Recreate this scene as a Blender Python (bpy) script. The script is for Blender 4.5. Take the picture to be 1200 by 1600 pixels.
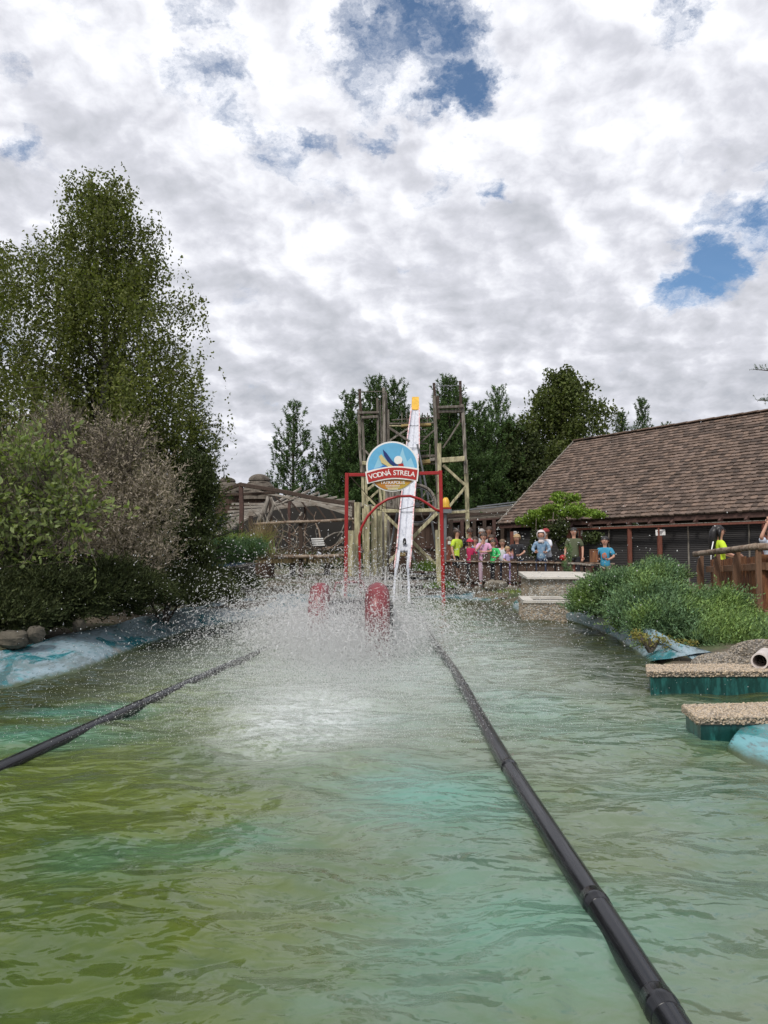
import bpy, bmesh, math, random
import numpy as np
from mathutils import Vector, Matrix, Euler, Quaternion

R = math.radians
random.seed(7); rng = np.random.default_rng(7)
for o in list(bpy.data.objects): bpy.data.objects.remove(o)
sc = bpy.context.scene
COL = sc.collection

# ============================== CAMERA ==============================
CAM_H = 1.1; F = 1200.0; PITCH = math.atan((870 - 800) / F)
cd = bpy.data.cameras.new('camera'); cam = bpy.data.objects.new('camera', cd); COL.objects.link(cam)
cam.location = (0, 0, CAM_H); cam.rotation_euler = (R(90) + PITCH, 0, 0)
cd.sensor_fit = 'VERTICAL'; cd.sensor_height = 36; cd.lens = 36 * F / 1600; cd.clip_start = 0.05; cd.clip_end = 3000
sc.camera = cam

def ray(px, py):
    x = (px - 600) / F; y = (800 - py) / F
    c, s = math.cos(PITCH), math.sin(PITCH)
    return Vector((x, c - y * s, s + y * c))
def P(px, py, Y):
    d = ray(px, py); t = Y / d.y
    return Vector((d.x * t, Y, CAM_H + d.z * t))
def G(px, py, z=0.0):
    d = ray(px, py); t = (z - CAM_H) / d.z
    return Vector((d.x * t, d.y * t, z))
def px2m(n, Y): return n * Y / F

# ============================== WORLD, SUN, EXPOSURE ==============================
SUN_EL, SUN_AZ = 50.0, -155.0          # azimuth clockwise from +Y: high behind the camera, to the left
sc.view_settings.view_transform = 'Standard'; sc.view_settings.look = 'None'
sc.view_settings.gamma = 1; sc.view_settings.use_curve_mapping = False; sc.view_settings.exposure = 0.18
sc.cycles.max_bounces = 8; sc.cycles.volume_bounces = 4; sc.cycles.diffuse_bounces = 5; sc.cycles.transparent_max_bounces = 8

class NT:
    """tiny node-graph writer"""
    def __init__(s, tree): s.t = tree; s.n = tree.nodes; s.l = tree.links
    def new(s, typ, **k):
        n = s.n.new(typ)
        for a, b in k.items(): setattr(n, a, b)
        return n
    def put(s, sock, v):
        if isinstance(v, bpy.types.NodeSocket): s.l.new(v, sock)
        elif isinstance(v, (tuple, list)) and sock.type == 'RGBA' and len(v) == 3: sock.default_value = (*v, 1)
        else: sock.default_value = v
    def m(s, op, a, b=0.0, c=None, clamp=False):
        n = s.new('ShaderNodeMath', operation=op, use_clamp=clamp)
        s.put(n.inputs[0], a); s.put(n.inputs[1], b)
        if c is not None: s.put(n.inputs[2], c)
        return n.outputs[0]
    def v(s, op, a, b=(0, 0, 0), scale=None):
        n = s.new('ShaderNodeVectorMath', operation=op)
        s.put(n.inputs[0], a); s.put(n.inputs[1], b)
        if scale is not None: s.put(n.inputs['Scale'], scale)
        return n.outputs['Value'] if op in ('LENGTH', 'DISTANCE', 'DOT_PRODUCT') else n.outputs[0]
    def noise(s, vec, scale, detail=3, rough=.5, dist=0.0, out=0):
        n = s.new('ShaderNodeTexNoise'); s.put(n.inputs['Vector'], vec)
        n.inputs['Scale'].default_value = scale; n.inputs['Detail'].default_value = detail
        n.inputs['Roughness'].default_value = rough; n.inputs['Distortion'].default_value = dist
        return n.outputs[out]
    def ramp(s, v, lo, hi, a=0.0, b=1.0, smooth=True):
        n = s.new('ShaderNodeMapRange', interpolation_type='SMOOTHSTEP' if smooth else 'LINEAR')
        s.put(n.inputs[0], v); s.put(n.inputs[1], lo); s.put(n.inputs[2], hi); s.put(n.inputs[3], a); s.put(n.inputs[4], b)
        return n.outputs[0]
    def mix(s, f, a, b, mode='MIX'):
        n = s.new('ShaderNodeMix', data_type='RGBA', blend_type=mode)
        s.put(n.inputs[0], f); s.put(n.inputs[6], a); s.put(n.inputs[7], b)
        return n.outputs[2]
    def comb(s, x, y, z):
        n = s.new('ShaderNodeCombineXYZ'); s.put(n.inputs[0], x); s.put(n.inputs[1], y); s.put(n.inputs[2], z); return n.outputs[0]
    def sep(s, v):
        n = s.new('ShaderNodeSeparateXYZ'); s.put(n.inputs[0], v); return n.outputs

world = bpy.data.worlds.new("World"); sc.world = world; world.use_nodes = True
w = NT(world.node_tree); w.n.clear()
geo = w.new('ShaderNodeTexCoord'); dirv = w.v('NORMALIZE', geo.outputs['Generated'])
dx, dy, dz = w.sep(dirv)[0:3]
SKYK = 0.42
dzc = w.m('ADD', w.m('MAXIMUM', dz, 0.0), SKYK)
cu = w.m('DIVIDE', dx, dzc); cv = w.m('DIVIDE', dy, dzc)
pl = w.comb(cu, cv, 0.0)
sky = w.new('ShaderNodeTexSky', sky_type='NISHITA'); sky.sun_disc = False
sky.sun_elevation = R(SUN_EL); sky.sun_rotation = R(SUN_AZ); sky.altitude = 700; sky.air_density = 1.0; sky.dust_density = 0.6; sky.ozone_density = 2.0
def skyuv(px, py):
    d = ray(px, py).normalized(); k = max(d.z, 0) + SKYK
    return (d.x / k, d.y / k, 0)
warp = w.v('SCALE', w.v('SUBTRACT', w.noise(pl, 4.2, 8, .66, out=1), (.5, .5, .5)), scale=.26)
plw = w.v('ADD', pl, warp)
gap = None
for (px, py, r, st) in [(590, 80, .10, 1.0), (650, 30, .11, 1.1), (690, 80, .085, 1.0), (560, 40, .05, .9), (640, 120, .05, .75), (620, 175, .045, .62), (570, 190, .04, .65), (440, 222, .07, .72), (380, 190, .09, .58), (300, 130, .09, .52), (490, 212, .05, .7), (240, 100, .07, .5),
                        (170, 35, .08, .6), (320, 15, .08, .62), (60, 110, .05, .6), (770, 312, .05, .8), (700, 290, .09, .5), (715, 210, .06, .55), (1125, 425, .09, 1.05), (1060, 478, .06, .95), (1085, 455, .10, 1.0), (1040, 465, .08, 1.0),
                        (1130, 395, .085, 1.0), (1190, 340, .11, 1.1), (1160, 370, .07, .95), (1070, 40, .07, .6), (20, 238, .06, .7), (785, 568, .03, .65), (1165, 215, .03, .3)]:
    u = skyuv(px, py)
    d = w.v('DISTANCE', plw, u)
    g = w.ramp(d, r * 1.15, r * .1, 0.0, st)
    gap = g if gap is None else w.m('MAXIMUM', gap, g)
# gaps that carry the same broken sky on outside the frame
far_gap = w.ramp(w.noise(pl, .55, 3, .5), .56, .70, 0.0, .9)
outside = w.m('MAXIMUM', w.ramp(w.m('ABSOLUTE', dx), .46, .6), w.m('MAXIMUM', w.ramp(dz, .62, .74), w.ramp(dy, .3, .1)))
gap = w.m('MAXIMUM', gap, w.m('MULTIPLY', far_gap, outside))
fray = w.noise(plw, 6.5, 9, .62)
mask = w.ramp(w.m('ADD', w.m('MULTIPLY', gap, 1.0), w.m('MULTIPLY', w.m('SUBTRACT', fray, .5), 2.9)), .30, 1.08, 0.0, .97)
# cloud body: lumps lit from above, compared with the density a little nearer the sun
lp = w.v('ADD', pl, w.v('SCALE', w.v('SUBTRACT', w.noise(pl, 6.0, 4, .6, out=1), (.5, .5, .5)), scale=.06))
sh = w.v('ADD', lp, (-.015, .024, 0))
n1 = w.noise(lp, 6.0, 10, .56); n2 = w.noise(sh, 6.0, 10, .56)
big = w.noise(pl, 2.6, 3, .5)
relief = w.m('MULTIPLY', w.m('SUBTRACT', n1, n2), 2.0)
tone = w.m('ADD', w.m('ADD', .67, relief), w.m('MULTIPLY', w.m('SUBTRACT', big, .5), -.9))
tone = w.m('ADD', tone, w.m('MULTIPLY', w.m('SUBTRACT', n1, .5), .9))
tone = w.m('ADD', tone, w.ramp(dz, .10, .62, -.20, .20, smooth=False))
tone = w.m('ADD', tone, w.m('MULTIPLY', gap, .30))
tone = w.m('MINIMUM', w.m('MAXIMUM', tone, 0.0), 1.0)
cr = w.new('ShaderNodeValToRGB'); w.put(cr.inputs[0], tone)
e = cr.color_ramp.elements; e[0].position = 0.05; e[0].color = (.42, .44, .49, 1); e[1].position = 1.0; e[1].color = (.93, .94, .99, 1)
k = e.new(.35); k.color = (.52, .535, .585, 1); k = e.new(.62); k.color = (.64, .65, .71, 1)
cloud = w.v('SCALE', cr.outputs[0], scale=10.0)
blue = w.mix(1.0, sky.outputs[0], (.82, 1.02, 1.10), 'MULTIPLY')
col = w.mix(mask, cloud, blue)
# ground-side haze of the horizon
col = w.mix(w.ramp(dz, .0, -.06), col, (1.6, 1.5, 1.3))
bg = w.new('ShaderNodeBackground'); w.put(bg.inputs[0], col); bg.inputs[1].default_value = 0.1
wo = w.new('ShaderNodeOutputWorld'); w.l.new(bg.outputs[0], wo.inputs[0])
world.cycles.sampling_method = 'MANUAL'; world.cycles.sample_map_resolution = 512

sl = bpy.data.lights.new('sun', 'SUN'); sl.energy = 2.3; sl.angle = R(12.0); sl.color = (1, .95, .87)
so = bpy.data.objects.new('sun', sl); COL.objects.link(so)
sd = Vector((math.sin(R(SUN_AZ)) * math.cos(R(SUN_EL)), math.cos(R(SUN_AZ)) * math.cos(R(SUN_EL)), math.sin(R(SUN_EL))))
so.rotation_euler = sd.to_track_quat('Z', 'Y').to_euler(); so.location = sd * 60

# ============================== HELPERS ==============================
def mat(name, color, rough=.6, var=.0, vscale=6, bump=0.0, bscale=30, color2=None, c2scale=3, c2lo=.45, c2hi=.6, spec=.5, stretch=None, metal=0, island=0.0, transl=0.0, coord='Object', tint=.35):
    m = bpy.data.materials.new(name); m.use_nodes = True
    t = NT(m.node_tree); b = t.n['Principled BSDF']
    tc = t.new('ShaderNodeTexCoord'); vec = tc.outputs[coord]
    if stretch: vec = t.v('MULTIPLY', vec, stretch)
    c = (*color, 1)
    csock = None
    if color2 is not None:
        f = t.ramp(t.noise(vec, c2scale, 5, .6), c2lo, c2hi)
        csock = t.mix(f, c, (*color2, 1))
    if var:
        n = t.noise(vec, vscale, 5, .65)
        f = t.ramp(n, .3, .7, 1 - var, 1 + var, smooth=False)
        csock = t.v('SCALE', csock if csock is not None else tuple(color), scale=f)
    if island:
        g = t.new('ShaderNodeNewGeometry')
        oi = t.new('ShaderNodeObjectInfo')
        rr = t.m('FRACT', t.m('ADD', g.outputs['Random Per Island'], oi.outputs['Random']))
        f = t.ramp(rr, 0, 1, 1 - island, 1 + island, smooth=False)
        csock = t.v('SCALE', csock if csock is not None else tuple(color), scale=f)
        r2 = t.m('FRACT', t.m('MULTIPLY', rr, 7.31))
        csock = t.mix(t.m('MULTIPLY', r2, tint), csock, t.v('MULTIPLY', csock, (1.5, 1.15, .6)))
    if csock is not None: t.put(b.inputs['Base Color'], csock)
    else: b.inputs['Base Color'].default_value = c
    b.inputs['Roughness'].default_value = rough; b.inputs['Metallic'].default_value = metal
    b.inputs['Specular IOR Level'].default_value = spec
    if bump:
        bn = t.new('ShaderNodeBump'); bn.inputs['Strength'].default_value = bump; bn.inputs['Distance'].default_value = .02
        t.put(bn.inputs['Height'], t.noise(vec, bscale, 5, .6)); t.l.new(bn.outputs[0], b.inputs['Normal'])
    if transl:
        tr = t.new('ShaderNodeBsdfTranslucent'); mx = t.new('ShaderNodeMixShader'); mx.inputs[0].default_value = transl
        t.put(tr.inputs[0], t.v('MULTIPLY', csock if csock is not None else tuple(color), (1.25, 1.45, .6)))
        t.l.new(b.outputs[0], mx.inputs[1]); t.l.new(tr.outputs[0], mx.inputs[2]); t.l.new(mx.outputs[0], t.n['Material Output'].inputs[0])
    return m

ORG = {}
def link(o, parent=None):
    COL.objects.link(o)
    if parent is not None: o.parent = parent
    return o
def origin(o):
    while o is not None and o.parent is not None: o = o.parent
    return ORG.get(o.name, Vector((0, 0, 0))) if o is not None else Vector((0, 0, 0))
def props(o, label=None, cat=None, group=None, kind=None):
    if label: o['label'] = label
    if cat: o['category'] = cat
    if group: o['group'] = group
    if kind: o['kind'] = kind
    return o
def thing(name, label, cat, loc=(0, 0, 0), group=None):
    o = bpy.data.objects.new(name, None); o.empty_display_size = .2; COL.objects.link(o); o.location = loc; ORG[o.name] = Vector(loc)
    return props(o, label, cat, group)

class MB:
    def __init__(s): s.v = []; s.f = []
    def add(s, vs, fs):
        n = len(s.v); s.v += [tuple(x) for x in vs]; s.f += [tuple(i + n for i in f) for f in fs]; return s
    def box(s, c, size, M=None, taper=1.0):
        x, y, z = size[0] / 2, size[1] / 2, size[2] / 2
        vs = [Vector((sx * x * (taper if sz > 0 else 1), sy * y * (taper if sz > 0 else 1), sz * z)) for sz in (-1, 1) for sy in (-1, 1) for sx in (-1, 1)]
        if M is not None: vs = [M @ q for q in vs]
        c = Vector(c)
        return s.add([q + c for q in vs], [(0, 2, 3, 1), (4, 5, 7, 6), (0, 1, 5, 4), (2, 6, 7, 3), (0, 4, 6, 2), (1, 3, 7, 5)])
    def beam(s, a, b, wd, ht, roll=0.0, jit=0.0):
        a = Vector(a); b = Vector(b); d = b - a; L = d.length; d = d / L
        up = Vector((0, 0, 1)) if abs(d.z) < .95 else Vector((0, 1, 0))
        x = d.cross(up).normalized(); y = x.cross(d).normalized()
        if roll: q = Quaternion(d, roll); x = q @ x; y = q @ y
        c = min(wd, ht) * .12
        prof = [(-wd / 2 + c, -ht / 2), (wd / 2 - c, -ht / 2), (wd / 2, -ht / 2 + c), (wd / 2, ht / 2 - c), (wd / 2 - c, ht / 2), (-wd / 2 + c, ht / 2), (-wd / 2, ht / 2 - c), (-wd / 2, -ht / 2 + c)]
        ns = 2 if jit == 0 else 4
        vs = []
        for i in range(ns):
            t = i / (ns - 1); o = a + d * (L * t)
            if jit and 0 < i < ns - 1: o = o + x * random.uniform(-jit, jit) + y * random.uniform(-jit, jit)
            vs += [o + x * p + y * q for p, q in prof]
        fs = [tuple(reversed(range(8))), tuple(range(8 * (ns - 1), 8 * ns))]
        for i in range(ns - 1):
            for k in range(8): fs.append((i * 8 + k, i * 8 + (k + 1) % 8, (i + 1) * 8 + (k + 1) % 8, (i + 1) * 8 + k))
        return s.add(vs, fs)
    def tube(s, pts, rad, n=8, cap=True, wob=0.0):
        pts = [Vector(p) for p in pts]; m = len(pts)
        if not hasattr(rad, '__len__'): rad = [rad] * m
        vs = []; prev = None
        for i in range(m):
            d = (pts[min(i + 1, m - 1)] - pts[max(i - 1, 0)])
            d = d.normalized() if d.length > 1e-9 else Vector((0, 0, 1))
            if prev is None:
                up = Vector((0, 0, 1)) if abs(d.z) < .9 else Vector((0, 1, 0)); x = d.cross(up).normalized()
            else:
                x = (prev - d * prev.dot(d)); x = x.normalized() if x.length > 1e-6 else d.orthogonal().normalized()
            prev = x; y = d.cross(x)
            for k in range(n):
                a = 2 * math.pi * k / n; r = rad[i] * (1 + (random.uniform(-wob, wob) if wob else 0))
                vs.append(pts[i] + x * (math.cos(a) * r) + y * (math.sin(a) * r))
        fs = []
        for i in range(m - 1):
            for k in range(n): fs.append((i * n + k, i * n + (k + 1) % n, (i + 1) * n + (k + 1) % n, (i + 1) * n + k))
        if cap: fs += [tuple(reversed(range(n))), tuple(range((m - 1) * n, m * n))]
        return s.add(vs, fs)
    def ell(s, c, r, nu=12, nv=8, v0=0.0, v1=1.0, M=None, keep=None):
        c = Vector(c); vs = []; 
        for j in range(nv + 1):
            th = math.pi * (v0 + (v1 - v0) * j / nv)
            for i in range(nu):
                ph = 2 * math.pi * i / nu
                q = Vector((r[0] * math.sin(th) * math.cos(ph), r[1] * math.sin(th) * math.sin(ph), r[2] * math.cos(th)))
                if M is not None: q = M @ q
                vs.append(q + c)
        fs = []
        for j in range(nv):
            for i in range(nu):
                f = (j * nu + i, (j + 1) * nu + i, (j + 1) * nu + (i + 1) % nu, j * nu + (i + 1) % nu)
                if keep is None or keep((vs[f[0]] + vs[f[2]]) / 2 - c): fs.append(f)
        return s.add(vs, fs)
    def prism(s, poly, y0, y1):
        """poly in xz, extruded along y"""
        n = len(poly)
        vs = [(p[0], y0, p[1]) for p in poly] + [(p[0], y1, p[1]) for p in poly]
        fs = [tuple(range(n)), tuple(reversed(range(n, 2 * n)))] + [(i, n + i, n + (i + 1) % n, (i + 1) % n) for i in range(n)]
        return s.add(vs, fs)

def mk(name, mb, m, parent=None, smooth=False, fix=True):
    me = bpy.data.meshes.new(name); o0 = origin(parent)
    vs = [(a - o0.x, b - o0.y, c - o0.z) for a, b, c in mb.v]
    me.from_pydata(vs, [], mb.f)
    if fix:
        bm = bmesh.new(); bm.from_mesh(me); bmesh.ops.recalc_face_normals(bm, faces=bm.faces); bm.to_mesh(me); bm.free()
    me.materials.append(m)
    if smooth: me.shade_smooth()
    o = bpy.data.objects.new(name, me); return link(o, parent)
def piece(name, me, M, parent, label=None):
    o = bpy.data.objects.new(name, me); link(o, parent)
    T = Matrix.Translation(-origin(parent)) @ M
    o.matrix_local = T
    if label: o['label'] = label
    return o
def np_mesh(name, V, Fc, m, parent=None, smooth=False):
    """V (n,3), Fc (k,3|4) arrays"""
    o0 = origin(parent); V = np.asarray(V, dtype=np.float32) - np.array(o0, dtype=np.float32)
    Fc = np.asarray(Fc, dtype=np.int32); k = Fc.shape[1]
    me = bpy.data.meshes.new(name)
    me.vertices.add(len(V)); me.vertices.foreach_set('co', V.ravel())
    me.loops.add(Fc.size); me.loops.foreach_set('vertex_index', Fc.ravel())
    me.polygons.add(len(Fc)); me.polygons.foreach_set('loop_start', np.arange(0, Fc.size, k, dtype=np.int32))
    try: me.polygons.foreach_set('loop_total', np.full(len(Fc), k, dtype=np.int32))
    except Exception: pass
    me.update(calc_edges=True); me.materials.append(m)
    if smooth: me.shade_smooth()
    o = bpy.data.objects.new(name, me); return link(o, parent)
def unit(a): return a / (np.linalg.norm(a, axis=-1, keepdims=True) + 1e-9)
def rvec(n): return unit(rng.normal(size=(n, 3)))
def leaf_mesh(name, C, size, m, parent, axis=None, wide=.55, spread=1.0):
    """rhombic leaves at C; axis: preferred long direction; size scalar/array"""
    n = len(C); C = np.asarray(C)
    A = rvec(n) * spread
    if axis is not None: A = A + np.asarray(axis)
    A = unit(A); B = unit(np.cross(A, rvec(n)))
    s = (np.ones(n) * size)[:, None]
    V = np.stack([C - A * s * .5, C + B * s * wide * .5 + A * s * .05, C + A * s * .5, C - B * s * wide * .5 + A * s * .05], 1).reshape(-1, 3)
    return np_mesh(name, V, np.arange(4 * n).reshape(n, 4), m, parent)
def spike_mesh(name, B0, D, length, width, m, parent):
    """thin triangles from B0 along D (needles, blades)"""
    n = len(B0); D = unit(np.asarray(D)); S = unit(np.cross(D, rvec(n)))
    L = (np.ones(n) * length)[:, None]; W = (np.ones(n) * width)[:, None]
    V = np.stack([B0 - S * W * .5, B0 + S * W * .5, B0 + D * L], 1).reshape(-1, 3)
    return np_mesh(name, V, np.arange(3 * n).reshape(n, 3), m, parent)

# ============================== MATERIALS ==============================
M = {}
M['bark'] = mat('bark', (.085, .07, .055), .9, .4, 8, .6, 25)
M['birch_bark'] = mat('birch_bark', (.32, .30, .27), .8, .3, 8, .3, 25, color2=(.05, .045, .04), c2scale=4, c2lo=.5, c2hi=.58, stretch=(1, 1, 4))
M['birch_leaf'] = mat('birch_leaf', (.100, .122, .036), .55, island=.45, transl=.30, spec=.18)
M['olive_leaf'] = mat('olive_leaf', (.07, .095, .028), .55, island=.5, transl=.25, spec=.18)
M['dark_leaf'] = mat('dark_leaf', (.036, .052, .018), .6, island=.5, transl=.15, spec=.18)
M['silver_leaf'] = mat('silver_leaf', (.26, .225, .185), .7, tint=.08, island=.5, transl=.15, spec=.18)
M['young_leaf'] = mat('young_leaf', (.17, .22, .09), .5, island=.45, transl=.3, spec=.18)
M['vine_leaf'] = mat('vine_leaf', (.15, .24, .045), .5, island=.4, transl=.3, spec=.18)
M['pine_needle'] = mat('pine_needle', (.060, .110, .038), .6, island=.5, transl=.1, spec=.18)
M['pine_needle2'] = mat('pine_needle2', (.085, .150, .055), .6, island=.4, transl=.1, spec=.18)
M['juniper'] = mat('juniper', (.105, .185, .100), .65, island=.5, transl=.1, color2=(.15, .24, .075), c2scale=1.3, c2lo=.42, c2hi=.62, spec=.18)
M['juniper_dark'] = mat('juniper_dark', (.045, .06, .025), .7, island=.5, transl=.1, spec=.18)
M['grass'] = mat('grass', (.13, .22, .05), .6, island=.4, transl=.3)
M['reed_grass'] = mat('reed_grass', (.26, .34, .13), .6, island=.4, transl=.25)
M['dry_grass'] = mat('dry_grass', (.33, .26, .16), .85, island=.4, transl=.08, tint=.08)
M['yellow_leaf'] = mat('yellow_leaf', (.20, .19, .06), .6, island=.5, transl=.2, spec=.18)
M['soil'] = mat('soil', (.10, .08, .055), .95, .35, 5, .6, 20, color2=(.06, .08, .03), c2scale=1.2)
M['old_wood'] = mat('old_wood', (.115, .098, .080), .85, .35, 6, .5, 40, stretch=(6, 6, 1), color2=(.19, .175, .15), c2scale=2.5)
M['grey_wood'] = mat('grey_wood', (.27, .245, .21), .85, .35, 6, .5, 40, stretch=(6, 6, 1), color2=(.085, .07, .058), c2scale=3)
M['slat_wood'] = mat('slat_wood', (.34, .31, .27), .85, .3, 6, .4, 40, color2=(.2, .17, .14), c2scale=3)
M['pale_wood'] = mat('pale_wood', (.47, .43, .27), .8, .25, 6, .4, 40, stretch=(6, 6, 1), color2=(.27, .24, .15), c2scale=2.5)
M['yellow_wood'] = mat('yellow_wood', (.42, .31, .12), .8, .3, 6, .4, 40, stretch=(1, 6, 6), color2=(.22, .17, .08), c2scale=3)
M['dark_wood'] = mat('dark_wood', (.055, .036, .026), .85, .35, 6, .4, 40, stretch=(6, 6, 1))
M['brown_board'] = mat('brown_board', (.075, .045, .032), .85, .4, 4, .4, 30, stretch=(5, 5, 1))
M['red_brown'] = mat('red_brown', (.155, .05, .032), .7, .35, 5, .3, 30, stretch=(5, 5, 1))
M['red_brown_dark'] = mat('red_brown_dark', (.075, .038, .030), .75, .35, 5, .3, 30)
M['orange_wood'] = mat('orange_wood', (.22, .095, .038), .6, .45, 4, .4, 30, stretch=(7, 7, .8), color2=(.12, .042, .02), c2scale=3)
M['post_wood'] = mat('post_wood', (.155, .082, .045), .7, .4, 4, .4, 30, stretch=(7, 7, .8))
M['rail_bark'] = mat('rail_bark', (.27, .21, .16), .85, .35, 9, .7, 40, color2=(.14, .09, .06), c2scale=8)
M['red_paint'] = mat('red_paint', (.32, .014, .014), .35, .15, 5)
M['red_gel'] = mat('red_gel', (.17, .012, .018), .4, .15, 5, color2=(.12, .01, .014), c2scale=3)
M['black_rubber'] = mat('black_rubber', (.012, .012, .014), .35, .2, 8)
def pipe_material():
    m = bpy.data.materials.new('black_pipe'); m.use_nodes = True; t = NT(m.node_tree); b = t.n['Principled BSDF']
    vec = t.v('MULTIPLY', t.new('ShaderNodeTexCoord').outputs['Object'], (60, 2.2, 60))
    n = t.noise(vec, 1.0, 5, .6)
    c = t.mix(t.ramp(n, .5, .75), (.006, .0065, .009, 1), (.020, .021, .026, 1)); t.put(b.inputs['Base Color'], c)
    t.put(b.inputs['Roughness'], t.ramp(n, .3, .7, .14, .32)); b.inputs['Specular IOR Level'].default_value = .38
    bn = t.new('ShaderNodeBump'); bn.inputs['Strength'].default_value = .25; bn.inputs['Distance'].default_value = .003
    t.put(bn.inputs['Height'], n); t.l.new(bn.outputs[0], b.inputs['Normal'])
    return m
M['pipe'] = pipe_material()
M['slide_white'] = mat('slide_white', (.54, .56, .61), .45, .12, 8, color2=(.33, .36, .42), c2scale=5, c2lo=.5, c2hi=.75, stretch=(3, .8, .8))
M['pink_edge'] = mat('pink_edge', (.60, .32, .32), .5, .3, 10, color2=(.7, .6, .6), c2scale=6)
M['yellow_paint'] = mat('yellow_paint', (.62, .36, .03), .45, .2, 8)
M['steel'] = mat('steel', (.17, .18, .19), .5, .25, 8, metal=.3)
M['shingle'] = mat('shingle', (.128, .092, .074), .9, .35, 25, .5, 60, island=.5, tint=.12)
M['shingle_far'] = mat('shingle_far', (.115, .098, .078), .9, .4, 5, .6, 30, color2=(.08, .065, .05), c2scale=7)
M['underlay'] = mat('underlay', (.03, .022, .018), .9)
M['concrete'] = mat('concrete', (.34, .32, .28), .85, .25, 6, .4, 50, color2=(.22, .21, .17), c2scale=4)
M['coping'] = mat('coping', (.50, .47, .42), .8, .2, 5, .3, 50)
M['pebble'] = mat('pebble', (.33, .285, .235), .8, island=.45)
M['pebble_dark'] = mat('pebble_dark', (.20, .185, .165), .85, island=.5)
M['mortar'] = mat('mortar', (.12, .105, .085), .9, .3, 30, .6, 120)
M['green_wall'] = mat('green_wall', (.008, .05, .045), .3, .4, 6, color2=(.02, .11, .10), c2scale=5, stretch=(4, 4, 1))
M['stone'] = mat('stone', (.16, .14, .11), .9, .4, 6, .7, 25)
M['dark_stone'] = mat('dark_stone', (.075, .065, .048), .9, .4, 6, .7, 25)
M['paving'] = mat('paving', (.22, .20, .18), .9, .25, 3, .4, 40)
M['dark_panel'] = mat('dark_panel', (.035, .03, .026), .6, .3, 6)
M['blue_liner'] = mat('blue_liner', (.05, .13, .19), .35, .3, 5, color2=(.10, .11, .20), c2scale=2)
M['white'] = mat('white', (.75, .75, .74), .5)
M['paper'] = mat('paper', (.68, .67, .66), .6)
M['ink'] = mat('ink', (.10, .09, .10), .6)
M['pvc'] = mat('pvc', (.55, .49, .46), .4, .2, 8)
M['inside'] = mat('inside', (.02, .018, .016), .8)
M['skin'] = mat('skin', (.50, .27, .19), .55, .06, 20)
M['skin2'] = mat('skin2', (.33, .17, .11), .55, .06, 20)
M['eye'] = mat('eye', (.01, .008, .008), .3); M['lip'] = mat('lip', (.30, .07, .06), .5)

def liner_material(pale=(.26, .345, .39), teal=(.03, .17, .20), a=.53):
    m = bpy.data.materials.new('painted_liner'); m.use_nodes = True; t = NT(m.node_tree); b = t.n['Principled BSDF']
    vec = t.new('ShaderNodeTexCoord').outputs['Object']
    v2 = t.v('MULTIPLY', vec, (1.0, .45, 1.0))
    n = t.noise(v2, 2.6, 6, .6, .8); n2 = t.noise(vec, 9, 6, .65)
    c = t.mix(t.ramp(n, a, a + .05), (*pale, 1), (*teal, 1))
    c = t.mix(t.ramp(n2, .50, .72), c, (.13, .33, .37, 1))
    fine = t.noise(t.v('MULTIPLY', vec, (6, 1.5, 6)), 7, 6, .7)
    c = t.mix(t.ramp(fine, .55, .63), c, (.07, .12, .13, 1))
    c = t.mix(t.m('MULTIPLY', t.ramp(t.noise(t.v('MULTIPLY', vec, (1, .4, 1)), 5.5, 8, .7), .52, .60), .55), c, (.13, .155, .15, 1))
    zz = t.sep(vec)[2]
    c = t.mix(t.ramp(t.m('ADD', zz, t.m('MULTIPLY', n2, .05)), .075, .03), c, (.05, .075, .03, 1))
    c = t.mix(t.ramp(t.noise(vec, 1.4, 4, .6), .60, .74), c, (.26, .23, .20, 1))
    t.put(b.inputs['Base Color'], c); t.put(b.inputs['Roughness'], t.ramp(n, .3, .7, .45, .22))
    bn = t.new('ShaderNodeBump'); bn.inputs['Strength'].default_value = .5; bn.inputs['Distance'].default_value = .03
    t.put(bn.inputs['Height'], t.noise(vec, 7, 5, .5)); t.l.new(bn.outputs[0], b.inputs['Normal'])
    return m
M['liner'] = liner_material()
M['liner_teal'] = liner_material((.13, .33, .36), (.035, .20, .21), .50)

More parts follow.
